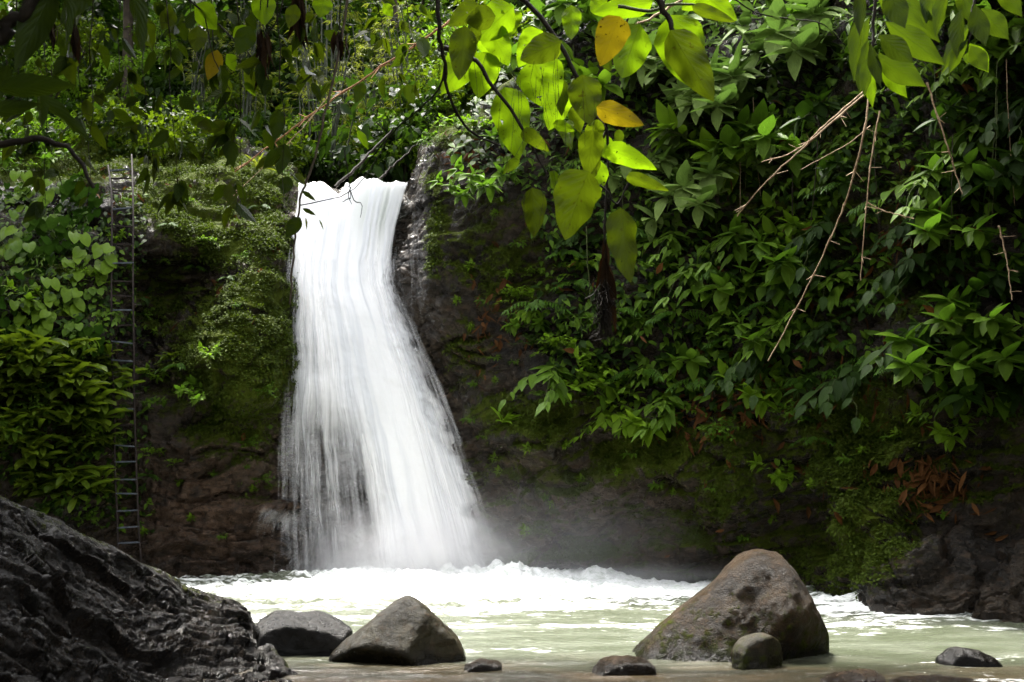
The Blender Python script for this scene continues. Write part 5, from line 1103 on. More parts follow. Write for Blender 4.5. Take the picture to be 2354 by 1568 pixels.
# ------------------------------------------------------------------ dry leaves lodged on the cliff
def dry_leaf_mesh(seed):
    random.seed(seed); S = Soup(); g = leaf_geo('lance', 7, random.uniform(0.15, 0.5), random.uniform(0.1, 0.7), 3)
    S.leaf(g, (0, 0, 0), (0, 0, -1), (0.2, -1, 0), 0.30, random.choice([0.035, 0.045, 0.06, 0.11])); return S.mesh('dry_leaf')
def dry_leaves():
    protos = [dry_leaf_mesh(600 + i) for i in range(9)]
    for m in protos: m.materials.append(ML_DRY)
    rr = random.Random(31)
    def drop(u, v, ang, s, lab, grp):
        p, n = hit(u, v); o = bpy.data.objects.new('dry_leaf', rr.choice(protos)); COL.objects.link(o)
        o.location = p + n * 0.03; o.rotation_euler = (rr.uniform(-0.5, 0.3), ang, rr.uniform(-0.5, 0.5)); o.scale = (s,) * 3
        tag(o, lab, 'dry leaf', grp)
    # singles that can be picked out
    for u, v, a, s, lab in [(2015, 900, 0.15, 1.0, 'upright brown leaf stuck in moss below the ferns, upper of the middle pair'), (2016, 940, 0.3, .8, 'orange-brown leaf stuck in moss just under the upright brown one'), (1948, 870, -.1, 1.0, 'dull brown leaf hanging in moss left of the upright pair'),
                            (2058, 800, 0.3, 1.1, 'greyish brown leaf hanging under a small fern at right'), (1890, 935, -.1, .9, 'narrow rust leaf hanging below the long ferns'), (1866, 800, .2, .9, 'rust leaf hanging between ferns over the mossy hollow'),
                            (1900, 1100, .9, .5, 'short rust leaf on the moss above the tallest boulder'), (1665, 1215, 1.4, .5, 'orange leaf lying on the bare rock left of the tallest boulder'), (1620, 1100, .1, .6, 'pale dry strip hanging over the grey slab'),
                            (1130, 555, -.9, .6, 'dull orange leaf on the dark wall right of the fall'), (1140, 660, -.5, .5, 'brown leaf on the dark wall below the dull orange one'), (585, 738, .6, .5, 'pale dry leaf on the mossy bulge left of the fall'), (560, 995, .2, .7, 'thin orange leaf on the wall left of the veil of water'),
                            (1475, 1220, 1.2, .45, 'orange leaf on the low ledge above the foam, left of a pair'), (1540, 1275, 1.2, .4, 'orange leaf on the low ledge above the foam, right of a pair'), (1200, 800, .2, .5, 'curled brown leaf on the ledge right of the fall'),
                            (2060, 1280, -.35, 1.5, 'longest rust leaf hanging over the black wet rock'), (2090, 1240, -.6, 1.1, 'broad rust leaf above the longest one on the black rock'), (2250, 1222, 1.9, .8, 'tan leaf on the black rock, left of a chain of three'), (2290, 1225, 1.4, .8, 'tan leaf on the black rock, middle of a chain of three'), (2320, 1232, 1.1, .9, 'tan leaf on the black rock, right of a chain of three')]:
        drop(u, v, a, s, lab, 'dry leaves that stand alone')
    k = 0
    while k < 150:
        z = rr.random()
        if z < .42: u, v = rr.gauss(1960, 130), rr.gauss(900, 150)
        elif z < .62: u, v = rr.gauss(1150, 55), rr.gauss(760, 110)
        elif z < .82: u, v = rr.uniform(1500, 1760), rr.uniform(830, 1020)
        elif z < .92: u, v = rr.uniform(1650, 2150), rr.uniform(1000, 1180)
        else: u, v = rr.uniform(330, 640), rr.uniform(420, 760)
        if not (330 < u < 2340 and 400 < v < 1200) or 640 < u < 1060: continue
        drop(u, v, rr.gauss(0, .55), rr.uniform(.45, .95), 'small brown dry leaf, one of many lodged in the moss and undergrowth', 'dry leaves lodged on the cliff'); k += 1
    for _ in range(70):
        u, v = rr.uniform(1250, 2330), rr.uniform(120, 880); p, n = hit(u, v); o = bpy.data.objects.new('dry_leaf', rr.choice(protos)); COL.objects.link(o)
        o.location = p + n * rr.uniform(.15, .55); o.rotation_euler = (rr.uniform(-.9, .5), rr.gauss(0, .7), rr.uniform(-.8, .8)); o.scale = (rr.uniform(.55, 1.0),) * 3
        tag(o, 'withered brown leaf caught among the green shrubs of the right cliff', 'dry leaf', 'withered leaves among the shrubs')
    def heap(name, u, v, ru, rv, n, lab, ln=.3):
        S = Soup(); r2 = random.Random(int(u))
        for i in range(n):
            p, nn = hit(r2.gauss(u, ru), r2.gauss(v, rv)); a = r2.gauss(0, .9)
            d = Vector((math.sin(a), r2.uniform(-.5, .2), -math.cos(a) * .8)); L_ = ln * r2.uniform(.5, 1.1)
            S.leaf('lance_lo', p + nn * r2.uniform(.01, .10), d, nn + Vector((r2.uniform(-.5, .5), 0, r2.uniform(-.3, .5))), L_, L_ * r2.choice([.10, .14, .2, .3]))
        o = link_mesh(name, S.mesh(name), ML_DRY); tag(o, lab, 'leaf heap', kind='stuff')
    heap('leaf_litter', 2140, 1105, 48, 36, 150, None); heap('leaf_litter', 1078, 360, 26, 22, 120, None, .22); heap('leaf_litter', 2080, 530, 45, 40, 80, None)
    heap('leaf_litter', 1640, 930, 60, 45, 90, None); heap('leaf_litter', 1115, 745, 30, 60, 40, None, .24); heap('leaf_litter', 1770, 900, 60, 40, 60, None)
    heap('leaf_litter', 250, 440, 80, 25, 60, None, .2)
dry_leaves()

# ------------------------------------------------------------------ dark undergrowth filling the gaps between the shrubs
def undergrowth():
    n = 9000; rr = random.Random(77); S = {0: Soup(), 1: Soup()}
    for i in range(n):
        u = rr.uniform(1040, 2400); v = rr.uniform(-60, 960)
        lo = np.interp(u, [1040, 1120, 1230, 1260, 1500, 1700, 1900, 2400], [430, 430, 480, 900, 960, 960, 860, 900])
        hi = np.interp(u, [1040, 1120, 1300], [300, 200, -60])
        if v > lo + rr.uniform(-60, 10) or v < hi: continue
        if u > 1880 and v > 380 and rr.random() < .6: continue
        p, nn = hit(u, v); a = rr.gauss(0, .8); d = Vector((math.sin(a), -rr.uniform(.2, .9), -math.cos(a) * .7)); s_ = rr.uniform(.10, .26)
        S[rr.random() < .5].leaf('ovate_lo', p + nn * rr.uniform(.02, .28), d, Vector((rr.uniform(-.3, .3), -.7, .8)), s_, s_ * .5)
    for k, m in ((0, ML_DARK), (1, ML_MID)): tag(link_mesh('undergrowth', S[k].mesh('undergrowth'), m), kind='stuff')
    S = {0: Soup(), 1: Soup()}
    for i in range(3600):
        u = rr.uniform(-60, 345); v = rr.uniform(430, 1230)
        if v > 1090 + u * 0.45: continue
        if u > 255 and rr.random() < .55: continue
        p, nn = hit(u, v); a = rr.gauss(0, .8); d = Vector((math.sin(a), -rr.uniform(.2, .9), -math.cos(a) * .7)); s_ = rr.uniform(.07, .18)
        S[rr.random() < .4].leaf('ovate_lo', p + nn * rr.uniform(.02, .16), d, Vector((rr.uniform(-.3, .3), -.7, .8)), s_, s_ * .5)
    for k, m in ((0, ML_DARK), (1, ML_MID)): tag(link_mesh('undergrowth', S[k].mesh('undergrowth'), m), kind='stuff')
undergrowth()

# ------------------------------------------------------------------ canes and dead twigs
def cane(name, pts, r, mat, label, cat='twig', m=24, nodes=True, group=None):
    w_ = [at(*p) for p in pts]; b = w_[0]; path = smooth_path([p - b for p in w_], m)
    for i in range(1, len(path) - 1): path[i] = path[i] + Vector((random.gauss(0, r), random.gauss(0, r), random.gauss(0, r))) * .28
    r *= .78
    o = link_mesh(name, Tubes().add(path, r, r * .55, 6, knobs=5 if nodes else 0).mesh(name), mat); o.location = b
    tag(o, label, cat, group)
    if nodes:                                               # short broken side shoots at the joints
        for i in range(5, len(path) - 1, 5):
            for k in range(random.randint(1, 2)):
                d = Vector((random.uniform(-1, 1), random.uniform(-.6, .2), random.uniform(-.9, .2))).normalized(); link_mesh('side_shoot', Tubes().add([path[i], path[i] + d * r * random.uniform(8, 16)], r * .5, r * .25, 4).mesh('side_shoot'), mat, o)
    return o
cane('dead_cane', [(2000, 205, 9.5), (1920, 275, 9.5), (1840, 345, 9.6), (1745, 435, 9.8), (1694, 498, 10)], .0105, MB_CANE, 'pale dry cane reaching farthest down to the left from the right-hand leaf cluster')
cane('dead_cane', [(1985, 210, 9.8), (1910, 275, 9.8), (1830, 345, 9.8), (1750, 373, 9.8)], .0095, MB_CANE, 'shorter pale dry cane crossing the longest left-reaching one')
cane('dead_cane', [(1998, 218, 10.2), (1984, 310, 10.2), (1955, 425, 10.4), (1925, 510, 10.6), (1880, 610, 10.8), (1840, 690, 11), (1765, 830, 11.2)], .0105, MB_CANE, 'long dry cane hanging in a curve across the dark hollow', m=36)
cane('dead_cane', [(2022, 255, 10.6), (2005, 350, 10.7), (1990, 480, 10.8), (1978, 645, 11)], .009, MB_CANE, 'straight dry cane hanging right of the long curved one')
cane('dead_cane', [(1992, 465, 10.8), (2030, 485, 10.8), (2070, 495, 10.8), (2100, 503, 10.8)], .0075, MB_CANE, 'short dry side cane pointing right from the straight one', m=16)
cane('dead_cane', [(2130, 190, 10), (2172, 320, 10), (2195, 395, 10.1), (2211, 447, 10.1)], .0095, MB_CANE, 'single dry cane slanting down to the right near the right edge')
cane('dead_cane', [(2000, 290, 11), (1950, 330, 11), (1905, 355, 11), (1840, 390, 11)], .006, MB_CANE, 'thin dry twig slanting left behind the two crossing canes', nodes=False)
cane('dead_cane', [(2295, 520, 13), (2312, 590, 13), (2326, 690, 13)], .012, MB_CANE, 'grey dry stem hanging at the right edge')
cane('bamboo_cane', [(1090, 10, 19), (960, 100, 19.5), (800, 205, 20.5), (640, 320, 21.5), (540, 395, 22)], .028, MB_REDCANE, 'long reddish bamboo cane slanting across above the lip', 'bamboo', 40)
cane('bamboo_cane', [(760, 215, 20), (690, 300, 20.4), (610, 380, 21), (520, 465, 21.3)], .012, MB_CANE, 'thin pale bamboo stem slanting under the long reddish cane', 'bamboo')
cane('fallen_branch', [(770, 430, 23.2), (830, 375, 23.6), (890, 310, 24), (930, 270, 24.3)], .042, MB_WOOD, 'dark fallen branch sloping up from the notch in the lip', 'branch', nodes=False)
cane('fallen_branch', [(860, 425, 23.6), (900, 385, 24), (960, 330, 24.4)], .036, MB_WOOD, 'dark fallen branch sloping up from the right half of the lip', 'branch', nodes=False)
cane('liana', [(1600, -20, 12), (1500, 40, 12), (1460, 55, 12)], .02, MB_CANE, 'pale woody liana behind the bright leaves at the top', 'vine', nodes=False)
cane('vine', [(1348, 520, 17.5), (1350, 600, 17.6), (1358, 700, 17.7)], .012, MB_STEM, 'thin green-grey vine hanging left of the dead palm stalk', 'vine', nodes=False)

rl = random.Random(91)
for i in range(16):
    u = rl.uniform(1260, 2330); v0 = rl.uniform(60, 420); l = rl.uniform(160, 420); p, n = hit(u, v0); D_ = p.y - rl.uniform(.5, .9); k = rl.uniform(-25, 25)
    cane('liana', [(u, v0, D_), (u + k * .2, v0 + l * .35, D_ - .1), (u + k * .6, v0 + l * .7, D_ - .05), (u + k, v0 + l, D_)], rl.uniform(.006, .011), rl.choice([MB_CANE, MB_STEM, MB_TRUNK]), 'thin bare stem hanging down through the shrubs of the right cliff', 'vine', nodes=False, group='bare stems among the shrubs')
# ------------------------------------------------------------------ near branches that hang into the picture from above
def near_leaf(parent, mat, bu, bv, tu, tv, w, D, tilt=0.5, roll=0.0, g='big', name='leaf', dd=0.0):
    """one leaf from its base to its tip, seen from below"""
    a = at(bu, bv, D); e = at(tu, tv, D + dd); d = e - a; L_ = d.length; W_ = 0.9 * w / FPX * D / max(0.35, abs(math.sin(1.15 + roll * .4)))
    tilt += 1.4 * abs(d.x) / L_
    up = Vector((0.25 * roll, tilt, 0.85))
    S = Soup(); S.leaf(g, a - parent.location, d, up, L_, W_); return link_mesh(name, S.mesh(name), mat, parent)
def twig_part(parent, pts, r0, r1, mat=None, m=14, name='twig'):
    path = smooth_path([at(*p) - parent.location for p in pts], m)
    for i in range(1, len(path) - 1): path[i] = path[i] + Vector((random.gauss(0, r0), random.gauss(0, r0), random.gauss(0, r0))) * .35
    return link_mesh(name, Tubes().add(path, r0, r1, 6).mesh(name), mat or MB_WOOD, parent)
def big_leaf_branches():
    D = 5.4
    A = empty('hanging_branch', at(1190, -40, D), 'dark branch hung with large backlit heart-shaped leaves over the top centre', 'branch')
    twig_part(A, [(1140, -60, D), (1215, 10, D), (1275, 90, D), (1330, 190, D), (1365, 260, D), (1392, 300, D), (1402, 350, D)], .013, .006)
    twig_part(A, [(1395, 300, D), (1370, 340, D), (1340, 400, D), (1318, 420, D)], .007, .003)
    twig_part(A, [(1020, 110, D), (1085, 135, D), (1130, 190, D), (1190, 280, D), (1240, 370, D), (1255, 400, D)], .012, .004)
    twig_part(A, [(1350, 410, D), (1395, 440, D), (1420, 470, D), (1450, 405, D)], .005, .003)
    twig_part(A, [(1460, -20, D), (1450, 20, D), (1440, 60, D)], .008, .004)
    for mt, q in [(ML_BACKLIT, [(1225, 138, 1272, 252, 118, 5.3), (1090, 108, 1012, 218, 92, 5.6), (1118, 120, 1100, 225, 88, 5.5), (1470, 55, 1420, 188, 108, 5.2), (1180, 15, 1085, 95, 96, 5.5), (1312, 12, 1314, 98, 52, 5.4), (1262, 395, 1288, 458, 42, 5.2), (1120, 60, 1172, 150, 70, 5.5),
                               (1158, 200, 1198, 372, 98, 5.5), (1392, 340, 1503, 385, 58, 5.3), (1345, 240, 1372, 290, 60, 5.3), (1160, 20, 1165, 105, 95, 5.7), (1245, 70, 1190, 150, 70, 5.6), (1395, 0, 1350, 28, 60, 5.3), (1500, 5, 1360, 30, 62, 5.2), (1380, 370, 1352, 470, 62, 5.6), (1270, 285, 1325, 300, 26, 5.4), (1300, 200, 1255, 300, 70, 5.8)]),
                  (ML_OLIVE, [(1338, 172, 1356, 292, 78, 5.2), (1222, 432, 1232, 547, 68, 5.1), (1352, 393, 1288, 548, 104, 4.9), (1362, 300, 1350, 402, 68, 5.2), (1290, 95, 1185, 140, 74, 5.1), (1070, 60, 1052, 190, 66, 5.2), (1440, 405, 1532, 435, 32, 5.2), (1428, 478, 1440, 656, 66, 5.0), (1200, 300, 1260, 345, 40, 5.3), (1100, 10, 1030, 60, 60, 5.3)]),
                  (ML_YELLOW, [(1424, 38, 1378, 150, 84, 4.8), (1371, 246, 1480, 288, 56, 5.0)])]:
        for b in q: near_leaf(A, mt, *b, tilt=1.2 if mt is ML_YELLOW else random.uniform(.2, .75), roll=0 if mt is ML_YELLOW else random.uniform(-.8, .8), dd=random.uniform(-.12, .12), name='yellow_leaf' if mt is ML_YELLOW else 'leaf')
    rb = random.Random(55)
    for i in range(26):
        bu, bv = rb.choice([(1120, 60), (1200, 120), (1250, 60), (1300, 130), (1345, 240), (1385, 330), (1160, 240), (1220, 330), (1080, 60), (1400, 80), (1270, 200)]); bu += rb.uniform(-45, 45); bv += rb.uniform(-40, 40)
        ln = rb.uniform(40, 85); an = rb.gauss(0, .6)
        near_leaf(A, rb.choice([ML_OLIVE, ML_OLIVE, ML_HANG, ML_BACKLIT]), bu, bv, bu + ln * math.sin(an), bv + ln * math.cos(an), ln * rb.uniform(.45, .7), rb.uniform(5.3, 5.9), tilt=rb.uniform(-.1, .8), roll=rb.uniform(-1, 1), dd=rb.uniform(-.15, .15), g='ovate_hi')
    B = empty('hanging_branch', at(1540, -30, 5.0), 'dark crooked branch with two huge bright leaves right of the yellow spotted leaf', 'branch')
    twig_part(B, [(1500, -30, 5), (1530, 30, 5), (1548, 70, 5), (1552, 92, 5)], .016, .006)
    twig_part(B, [(1420, 15, 5.1), (1490, 25, 5.1), (1540, 10, 5.1), (1600, 12, 5.1)], .008, .005, MB_STEM)
    for mt, b in [(ML_BACKLIT, (1540, 35, 1600, 208, 122, 5.2)), (ML_OLIVE, (1540, 70, 1644, 236, 92, 4.9)), (ML_BACKLIT, (1600, -25, 1695, 48, 66, 5.1)), (ML_BACKLIT, (1650, -40, 1560, 22, 70, 5.3)), (ML_OLIVE, (1590, 15, 1690, 50, 34, 5.0))]:
        near_leaf(B, mt, *b, tilt=random.uniform(.3, .7), roll=random.uniform(-.4, .4))
    V = empty('hanging_vine', at(1005, -30, 4.6), 'dark bare vine swinging down from the top left of the big leaves', 'vine')
    twig_part(V, [(1004, -30, 4.6), (1010, 60, 4.6), (1022, 150, 4.7), (1040, 240, 4.8), (1080, 300, 4.9), (1150, 335, 5.0)], .010, .004, m=24)
    twig_part(V, [(1022, 150, 4.7), (1000, 215, 4.8), (900, 310, 5.2), (800, 430, 5.6)], .005, .002, m=20)
    H = empty('dead_stalk', at(1395, 430, 6.0), 'dead brown stalk with a ragged root ball hanging before the shrubs', 'dead stalk')
    twig_part(H, [(1398, 360, 6), (1392, 470, 6), (1388, 560, 6)], .006, .005)
    S = Soup(); random.seed(3)
    for i in range(9): S.leaf('lance', at(1390 + random.uniform(-6, 6), 545 + i * 14, 6) - H.location, (random.uniform(-.25, .25), random.uniform(-.2, .2), -1), (random.uniform(-1, 1), -1, 0), random.uniform(.14, .28), random.uniform(.03, .06))
    link_mesh('withered_leaves', S.mesh('withered_leaves'), ML_DEAD, H)
    T = Tubes()
    for i in range(160):
        p = at(1388 + random.gauss(0, 7), 640 + random.uniform(0, 105), 6 + random.uniform(-.04, .04)) - H.location
        T.add([p, p + Vector((random.gauss(0, .02), random.gauss(0, .02), -random.uniform(.02, .07))), p + Vector((random.gauss(0, .035), random.gauss(0, .03), -random.uniform(.06, .13)))], .0035, .001, 4)
    link_mesh('root_ball', T.mesh('root_ball'), MB_WOOD, H)
    # fine aerial roots hanging through the big leaves
    T = Tubes()
    for i in range(46):
        u = random.gauss(1225, 70); v = random.uniform(120, 420); l = random.uniform(60, 170)
        T.add([at(u, v, 5.0), at(u + random.gauss(0, 5), v + l * .5, 5.0), at(u + random.gauss(0, 9), v + l, 5.0)], .0011, .0007, 3)
    tag(link_mesh('aerial_roots', T.mesh('aerial_roots'), MB_WOOD), None, None, kind='stuff')
big_leaf_branches()

def lance_clusters():
    D = 4.6
    A = empty('hanging_spray', at(2010, -40, D), 'spray of long pointed leaves, dark above and bright-tipped, at the top right', 'branch')
    twig_part(A, [(2015, -40, D), (2008, 60, D), (2000, 150, D)], .008, .004)
    for mt, b in [(ML_LANCE, (1988, 10, 1948, 195, 38, 4.5)), (ML_LANCE, (1995, 90, 1968, 222, 40, 4.7)), (ML_BACKLIT, (2000, 145, 2000, 252, 32, 4.7)), (ML_BACKLIT, (2025, 148, 2085, 226, 44, 4.7)), (ML_LANCE, (2012, 130, 2128, 198, 58, 4.4)), (ML_LANCE, (2035, 50, 2172, 150, 66, 4.6)), (ML_LANCE, (2015, -10, 2130, 70, 62, 4.8)),
                  (ML_SHADE, (2020, 80, 2100, 145, 54, 4.3)), (ML_SHADE, (2000, 100, 2022, 205, 30, 4.4)), (ML_SHADE, (2040, -30, 2078, 70, 56, 4.4)), (ML_LANCE, (1998, 40, 1962, 150, 40, 4.8)), (ML_LANCE, (2005, 120, 1978, 228, 34, 4.6)), (ML_LANCE, (2060, -20, 2160, 100, 60, 4.9)), (ML_SHADE, (1980, -40, 1972, 90, 34, 4.4)), (ML_LANCE, (2020, 120, 2060, 215, 46, 4.8))]:
        near_leaf(A, mt, *b, tilt=random.uniform(.1, .6), roll=random.uniform(-.7, .7), g='lance_hi')
    B = empty('hanging_spray', at(2240, -40, D), 'smaller spray of long pointed leaves in the top right corner', 'branch')
    twig_part(B, [(2250, -40, D), (2232, 40, D), (2228, 100, D)], .007, .003)
    for mt, b in [(ML_LANCE, (2232, 50, 2152, 175, 40, 4.6)), (ML_BACKLIT, (2228, 100, 2272, 168, 46, 4.7)), (ML_LANCE, (2225, 90, 2172, 172, 34, 4.5)), (ML_LANCE, (2255, 20, 2318, 92, 56, 4.7)), (ML_LANCE, (2230, 105, 2268, 165, 40, 4.4)), (ML_SHADE, (2240, 10, 2262, 110, 50, 4.4)), (ML_LANCE, (2180, -30, 2140, 90, 40, 4.8)), (ML_BACKLIT, (2225, 120, 2220, 150, 22, 4.7)), (ML_LANCE, (2290, -40, 2350, 40, 50, 4.8)), (ML_SHADE, (2210, 20, 2190, 140, 44, 4.5)), (ML_LANCE, (2200, -40, 2235, 60, 44, 4.9)), (ML_LANCE, (2150, -50, 2120, 60, 50, 4.9))]:
        near_leaf(B, mt, *b, tilt=random.uniform(.1, .6), roll=random.uniform(-.7, .7), g='lance_hi')
    Cc = empty('trailing_vine', at(1700, 5, 7.0), 'thin trailing vine with small shiny oval leaves between the two top-right sprays', 'vine')
    twig_part(Cc, [(1680, -5, 7), (1740, 30, 7), (1820, 45, 7), (1890, 55, 7), (1935, 100, 7)], .005, .003)
    for b in [(1700, 10, 1735, 22, 26, 7), (1750, 30, 1795, 44, 26, 7), (1808, 45, 1830, 50, 26, 7), (1885, 48, 1915, 70, 30, 7)]: near_leaf(Cc, ML_PALE, *b, tilt=-.4, g='ovate_hi')
lance_clusters()

def hanging_twigs():
    rr = random.Random(13); random.seed(13); k = 0
    where = ['at the far left edge', 'beside the left edge', 'left of the ladder top', 'just left of the ladder top', 'over the ladder top', 'right of the ladder top', 'over the mossy ledge', 'over the middle of the mossy ledge', 'above the mossy left ledge', 'between ledge and lip', 'left of the lip', 'before the left end of the lip', 'above the lip', 'right of the lip', 'before the bamboo', 'left of the big leaves']
    for i, (u0, v1, lean, D, n, mt) in enumerate([(40, 400, 20, 5.4, 9, ML_HANG), (100, 470, 10, 6.2, 10, ML_HANG), (165, 330, 30, 6.6, 9, ML_HANG), (215, 470, -15, 6.2, 11, ML_HANG), (268, 330, 25, 6.8, 9, ML_HANG), (320, 400, 25, 6.3, 11, ML_HANG), (380, 460, 30, 6.0, 12, ML_HANG), (440, 320, 40, 6.8, 8, ML_HANG), (480, 350, 60, 6.3, 9, ML_HANG),
                                                 (540, 470, 20, 6.4, 10, ML_HANG), (600, 300, 40, 6.6, 8, ML_HANG), (640, 470, 15, 5.9, 9, ML_HANG), (690, 230, 40, 6.8, 7, ML_HANG), (745, 200, 40, 7.0, 6, ML_HANG), (860, 250, 60, 7.2, 8, ML_LANCE), (930, 200, 40, 7.0, 6, ML_LANCE)]):
        E = empty('hanging_twig', at(u0, -30, D), 'thin dangling leafy twig silhouetted ' + where[i], 'twig', 'leafy twigs hanging at the top left')
        pts = [(u0, -30, D)]; 
        for j in range(1, 8): pts.append((u0 + lean * (j / 7.0) ** 1.3 + rr.uniform(-7, 7), -30 + (v1 + 30) * j / 7.0, D + rr.uniform(-.1, .1)))
        P = [at(*p) - E.location for p in pts]; PP = smooth_path(P, 60); S = Soup(); S2 = Soup()
        T = Tubes().add(PP, .0035, .0012, 5)
        for q in range(int(n * .95) + 2):
            f = rr.uniform(.08, .98); p = PP[int(f * 59)]; sg = rr.choice((-1, 1)); l = rr.uniform(.05, .30) * (1.15 - f)
            e = p + Vector((sg * l, rr.uniform(-.1, .1), -l * rr.uniform(-.2, .9))); T.add([p, (p + e) * .5 + Vector((0, 0, .02)), e], .0016, .0008, 3)
            for z in range(rr.choice((1, 2, 2, 3))):
                o_ = p.lerp(e, rr.uniform(.4, 1)); d = Vector((sg * rr.uniform(-.3, 1.0), rr.uniform(-.6, .6), -rr.uniform(.15, 1.0))); s_ = rr.uniform(.07, .16)
                (S if rr.random() < .75 else S2).leaf('ovate', o_, d, Vector((rr.uniform(-1, 1), rr.uniform(-.4, .9), .6)), s_, s_ * rr.uniform(.38, .58))
        link_mesh('stem', T.mesh('stem'), MB_WOOD, E)
        link_mesh('foliage', S.mesh('foliage'), mt, E)
        if S2.n: link_mesh('bright_foliage', S2.mesh('bright_foliage'), ML_OLIVE, E)
    # bright larger leaves among them
    F = empty('hanging_branch', at(600, -40, 6.0), 'branch with a few glowing yellow-green leaves at the top, left of centre', 'branch')
    twig_part(F, [(380, -40, 6), (470, 30, 6), (560, 110, 6), (600, 170, 6)], .006, .003)
    twig_part(F, [(470, 30, 6), (490, 130, 6), (530, 210, 6)], .004, .002); twig_part(F, [(660, -40, 6), (640, 40, 6), (610, 80, 6)], .005, .002)
    for mt, b in [(ML_BACKLIT, (448, 10, 505, 70, 60, 6)), (ML_BACKLIT, (540, 62, 570, 105, 44, 6.1)), (ML_BACKLIT, (520, 125, 545, 165, 36, 6.2)), (ML_YELLOW, (500, 115, 478, 188, 44, 6.3)), (ML_BACKLIT, (600, -20, 612, 65, 52, 6)), (ML_BACKLIT, (745, -10, 735, 45, 50, 5.9)), (ML_OLIVE, (395, 20, 372, 72, 44, 6.2)), (ML_OLIVE, (455, 60, 452, 125, 44, 5.7)),
                  (ML_OLIVE, (680, 10, 662, 68, 36, 5.8)), (ML_OLIVE, (560, 160, 600, 215, 34, 6.1)), (ML_HANG, (505, 150, 520, 225, 44, 5.6)), (ML_HANG, (575, 60, 545, 130, 52, 5.5)), (ML_BACKLIT, (560, 190, 592, 222, 18, 6.1)), (ML_OLIVE, (330, 40, 360, 120, 40, 6.3)), (ML_BACKLIT, (880, 10, 905, 40, 24, 6.5)), (ML_BACKLIT, (820, 300, 850, 345, 22, 9))]:
        near_leaf(F, mt, *b, tilt=random.uniform(.1, .7), roll=random.uniform(-.8, .8), g='ovate_hi')
    # the pale stick with leaves in front of the fall's left edge
    K = empty('hanging_stick', at(800, -30, 6.5), 'long thin stick with dark leaves hanging before the left edge of the fall', 'twig')
    twig_part(K, [(800, -30, 6.5), (780, 120, 6.5), (745, 270, 6.5), (715, 390, 6.5), (692, 450, 6.5), (680, 530, 6.5), (672, 610, 6.5), (666, 700, 6.5)], .0085, .0055, bark_mat('weathered_stick', (.045, .034, .024), (.085, .068, .05)), m=40, name='stem')
    twig_part(K, [(666, 695, 6.5), (668, 715, 6.5), (658, 738, 6.5)], .003, .001, name='twig')
    for mt, b in [(ML_SHADE, (690, 500, 655, 548, 34, 6.4)), (ML_SHADE, (694, 440, 728, 462, 12, 6.4)), (ML_SHADE, (695, 480, 728, 495, 11, 6.4)), (ML_SHADE, (662, 405, 650, 450, 34, 6.4)), (ML_SHADE, (655, 330, 640, 405, 40, 6.4)), (ML_HANG, (640, 250, 632, 330, 38, 6.3)), (ML_BAMBOO, (702, 500, 706, 530, 5, 6.5)), (ML_BAMBOO, (733, 505, 745, 530, 4, 6.5)), (ML_SHADE, (715, 190, 742, 235, 20, 6.4)), (ML_HANG, (835, 190, 815, 240, 30, 6.3))]:
        near_leaf(K, mt, *b, g='ovate_hi')
    W_ = empty('broken_twig', at(800, 400, 7.5), 'dark broken twig knotted in front of the lip of the fall', 'twig')
    for pl in [[(790, 340, 7.5), (800, 400, 7.5), (806, 455, 7.5)], [(806, 440, 7.5), (815, 462, 7.5), (832, 470, 7.5), (828, 500, 7.5)], [(806, 455, 7.5), (786, 465, 7.5)], [(806, 430, 7.5), (800, 450, 7.5), (808, 470, 7.5)], [(690, 472, 7.5), (740, 462, 7.5), (800, 445, 7.5), (850, 390, 7.6), (900, 300, 7.7)]]:
        twig_part(W_, pl, .004, .002, m=8)
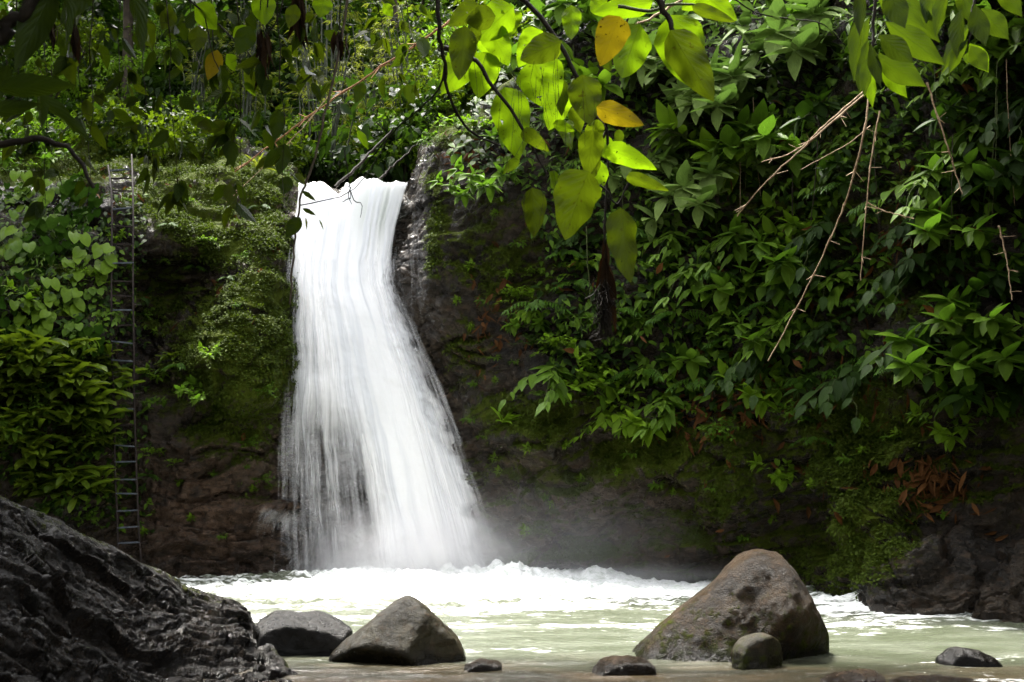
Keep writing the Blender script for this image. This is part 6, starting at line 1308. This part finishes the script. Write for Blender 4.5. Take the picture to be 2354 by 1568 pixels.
    for i, (u, v0, v1, w_, lab) in enumerate([(597, 70, 222, 15, 'longest black withered leaf strip hanging at the top left of centre'), (612, 85, 228, 18, 'black withered leaf bundle close beside the longest strip'), (686, -20, 118, 36, 'frayed dark brown withered bundle hanging from the top edge'), (780, 70, 145, 26, 'short dark withered leaf on a stalk, right of the frayed bundle'), (125, 40, 110, 16, 'small black withered leaf near the top left corner'), (172, 60, 150, 22, 'dark ragged withered strip left of the hanging twigs')]):
        o = empty('withered_leaf', at(u, v0, 6.0), lab, 'dead leaf'); S = Soup(); random.seed(40 + i)
        for z in range(7):
            L_ = (v1 - v0) / FPX * 6 * random.uniform(.6, 1.05)
            S.leaf('lance', Vector((random.gauss(0, w_ / FPX * 1.4), random.gauss(0, .02), random.uniform(-.03, .02))), (random.gauss(0, .08), random.gauss(0, .1), -1), (random.uniform(-1, 1), random.uniform(-1, .2), 0), L_, w_ / FPX * 6 * random.uniform(.5, 1.0))
        link_mesh('leaf_blade', S.mesh('leaf_blade'), ML_DEAD, o)
        link_mesh('stalk', Tubes().add([at(u + 4, v0 - 90, 6) - o.location, at(u + 1, v0 - 40, 6) - o.location, Vector((0, 0, 0))], .004, .003, 5).mesh('stalk'), MB_WOOD, o)
    # deep shade leaves and a thick bough in the top left corner
    N = empty('shaded_branch', at(20, -30, 3.6), 'dark out-of-focus branch with huge leaves in the top left corner', 'branch')
    twig_part(N, [(-60, 130, 3.6), (0, 78, 3.6), (60, 28, 3.6), (130, -40, 3.6)], .026, .022, name='bough')
    twig_part(N, [(-40, 340, 3.6), (40, 324, 3.6), (100, 318, 3.6), (165, 350, 3.6), (215, 432, 3.6)], .012, .006, name='bough')
    for b in [(125, -30, 28, 165, 78, 3.6), (-10, 205, 182, 190, 58, 3.5), (60, 205, 232, 330, 34, 3.7), (-40, 260, 100, 235, 40, 3.5), (150, -40, 165, 110, 34, 3.6), (20, 150, -40, 260, 50, 3.7), (90, 215, 105, 300, 40, 3.6), (300, -40, 340, 130, 46, 3.8), (210, -50, 140, 60, 60, 3.8)]:
        near_leaf(N, ML_SHADE, *b, tilt=random.uniform(-.1, .5), roll=random.uniform(-.6, .6), g='ovate_hi')
hanging_twigs()
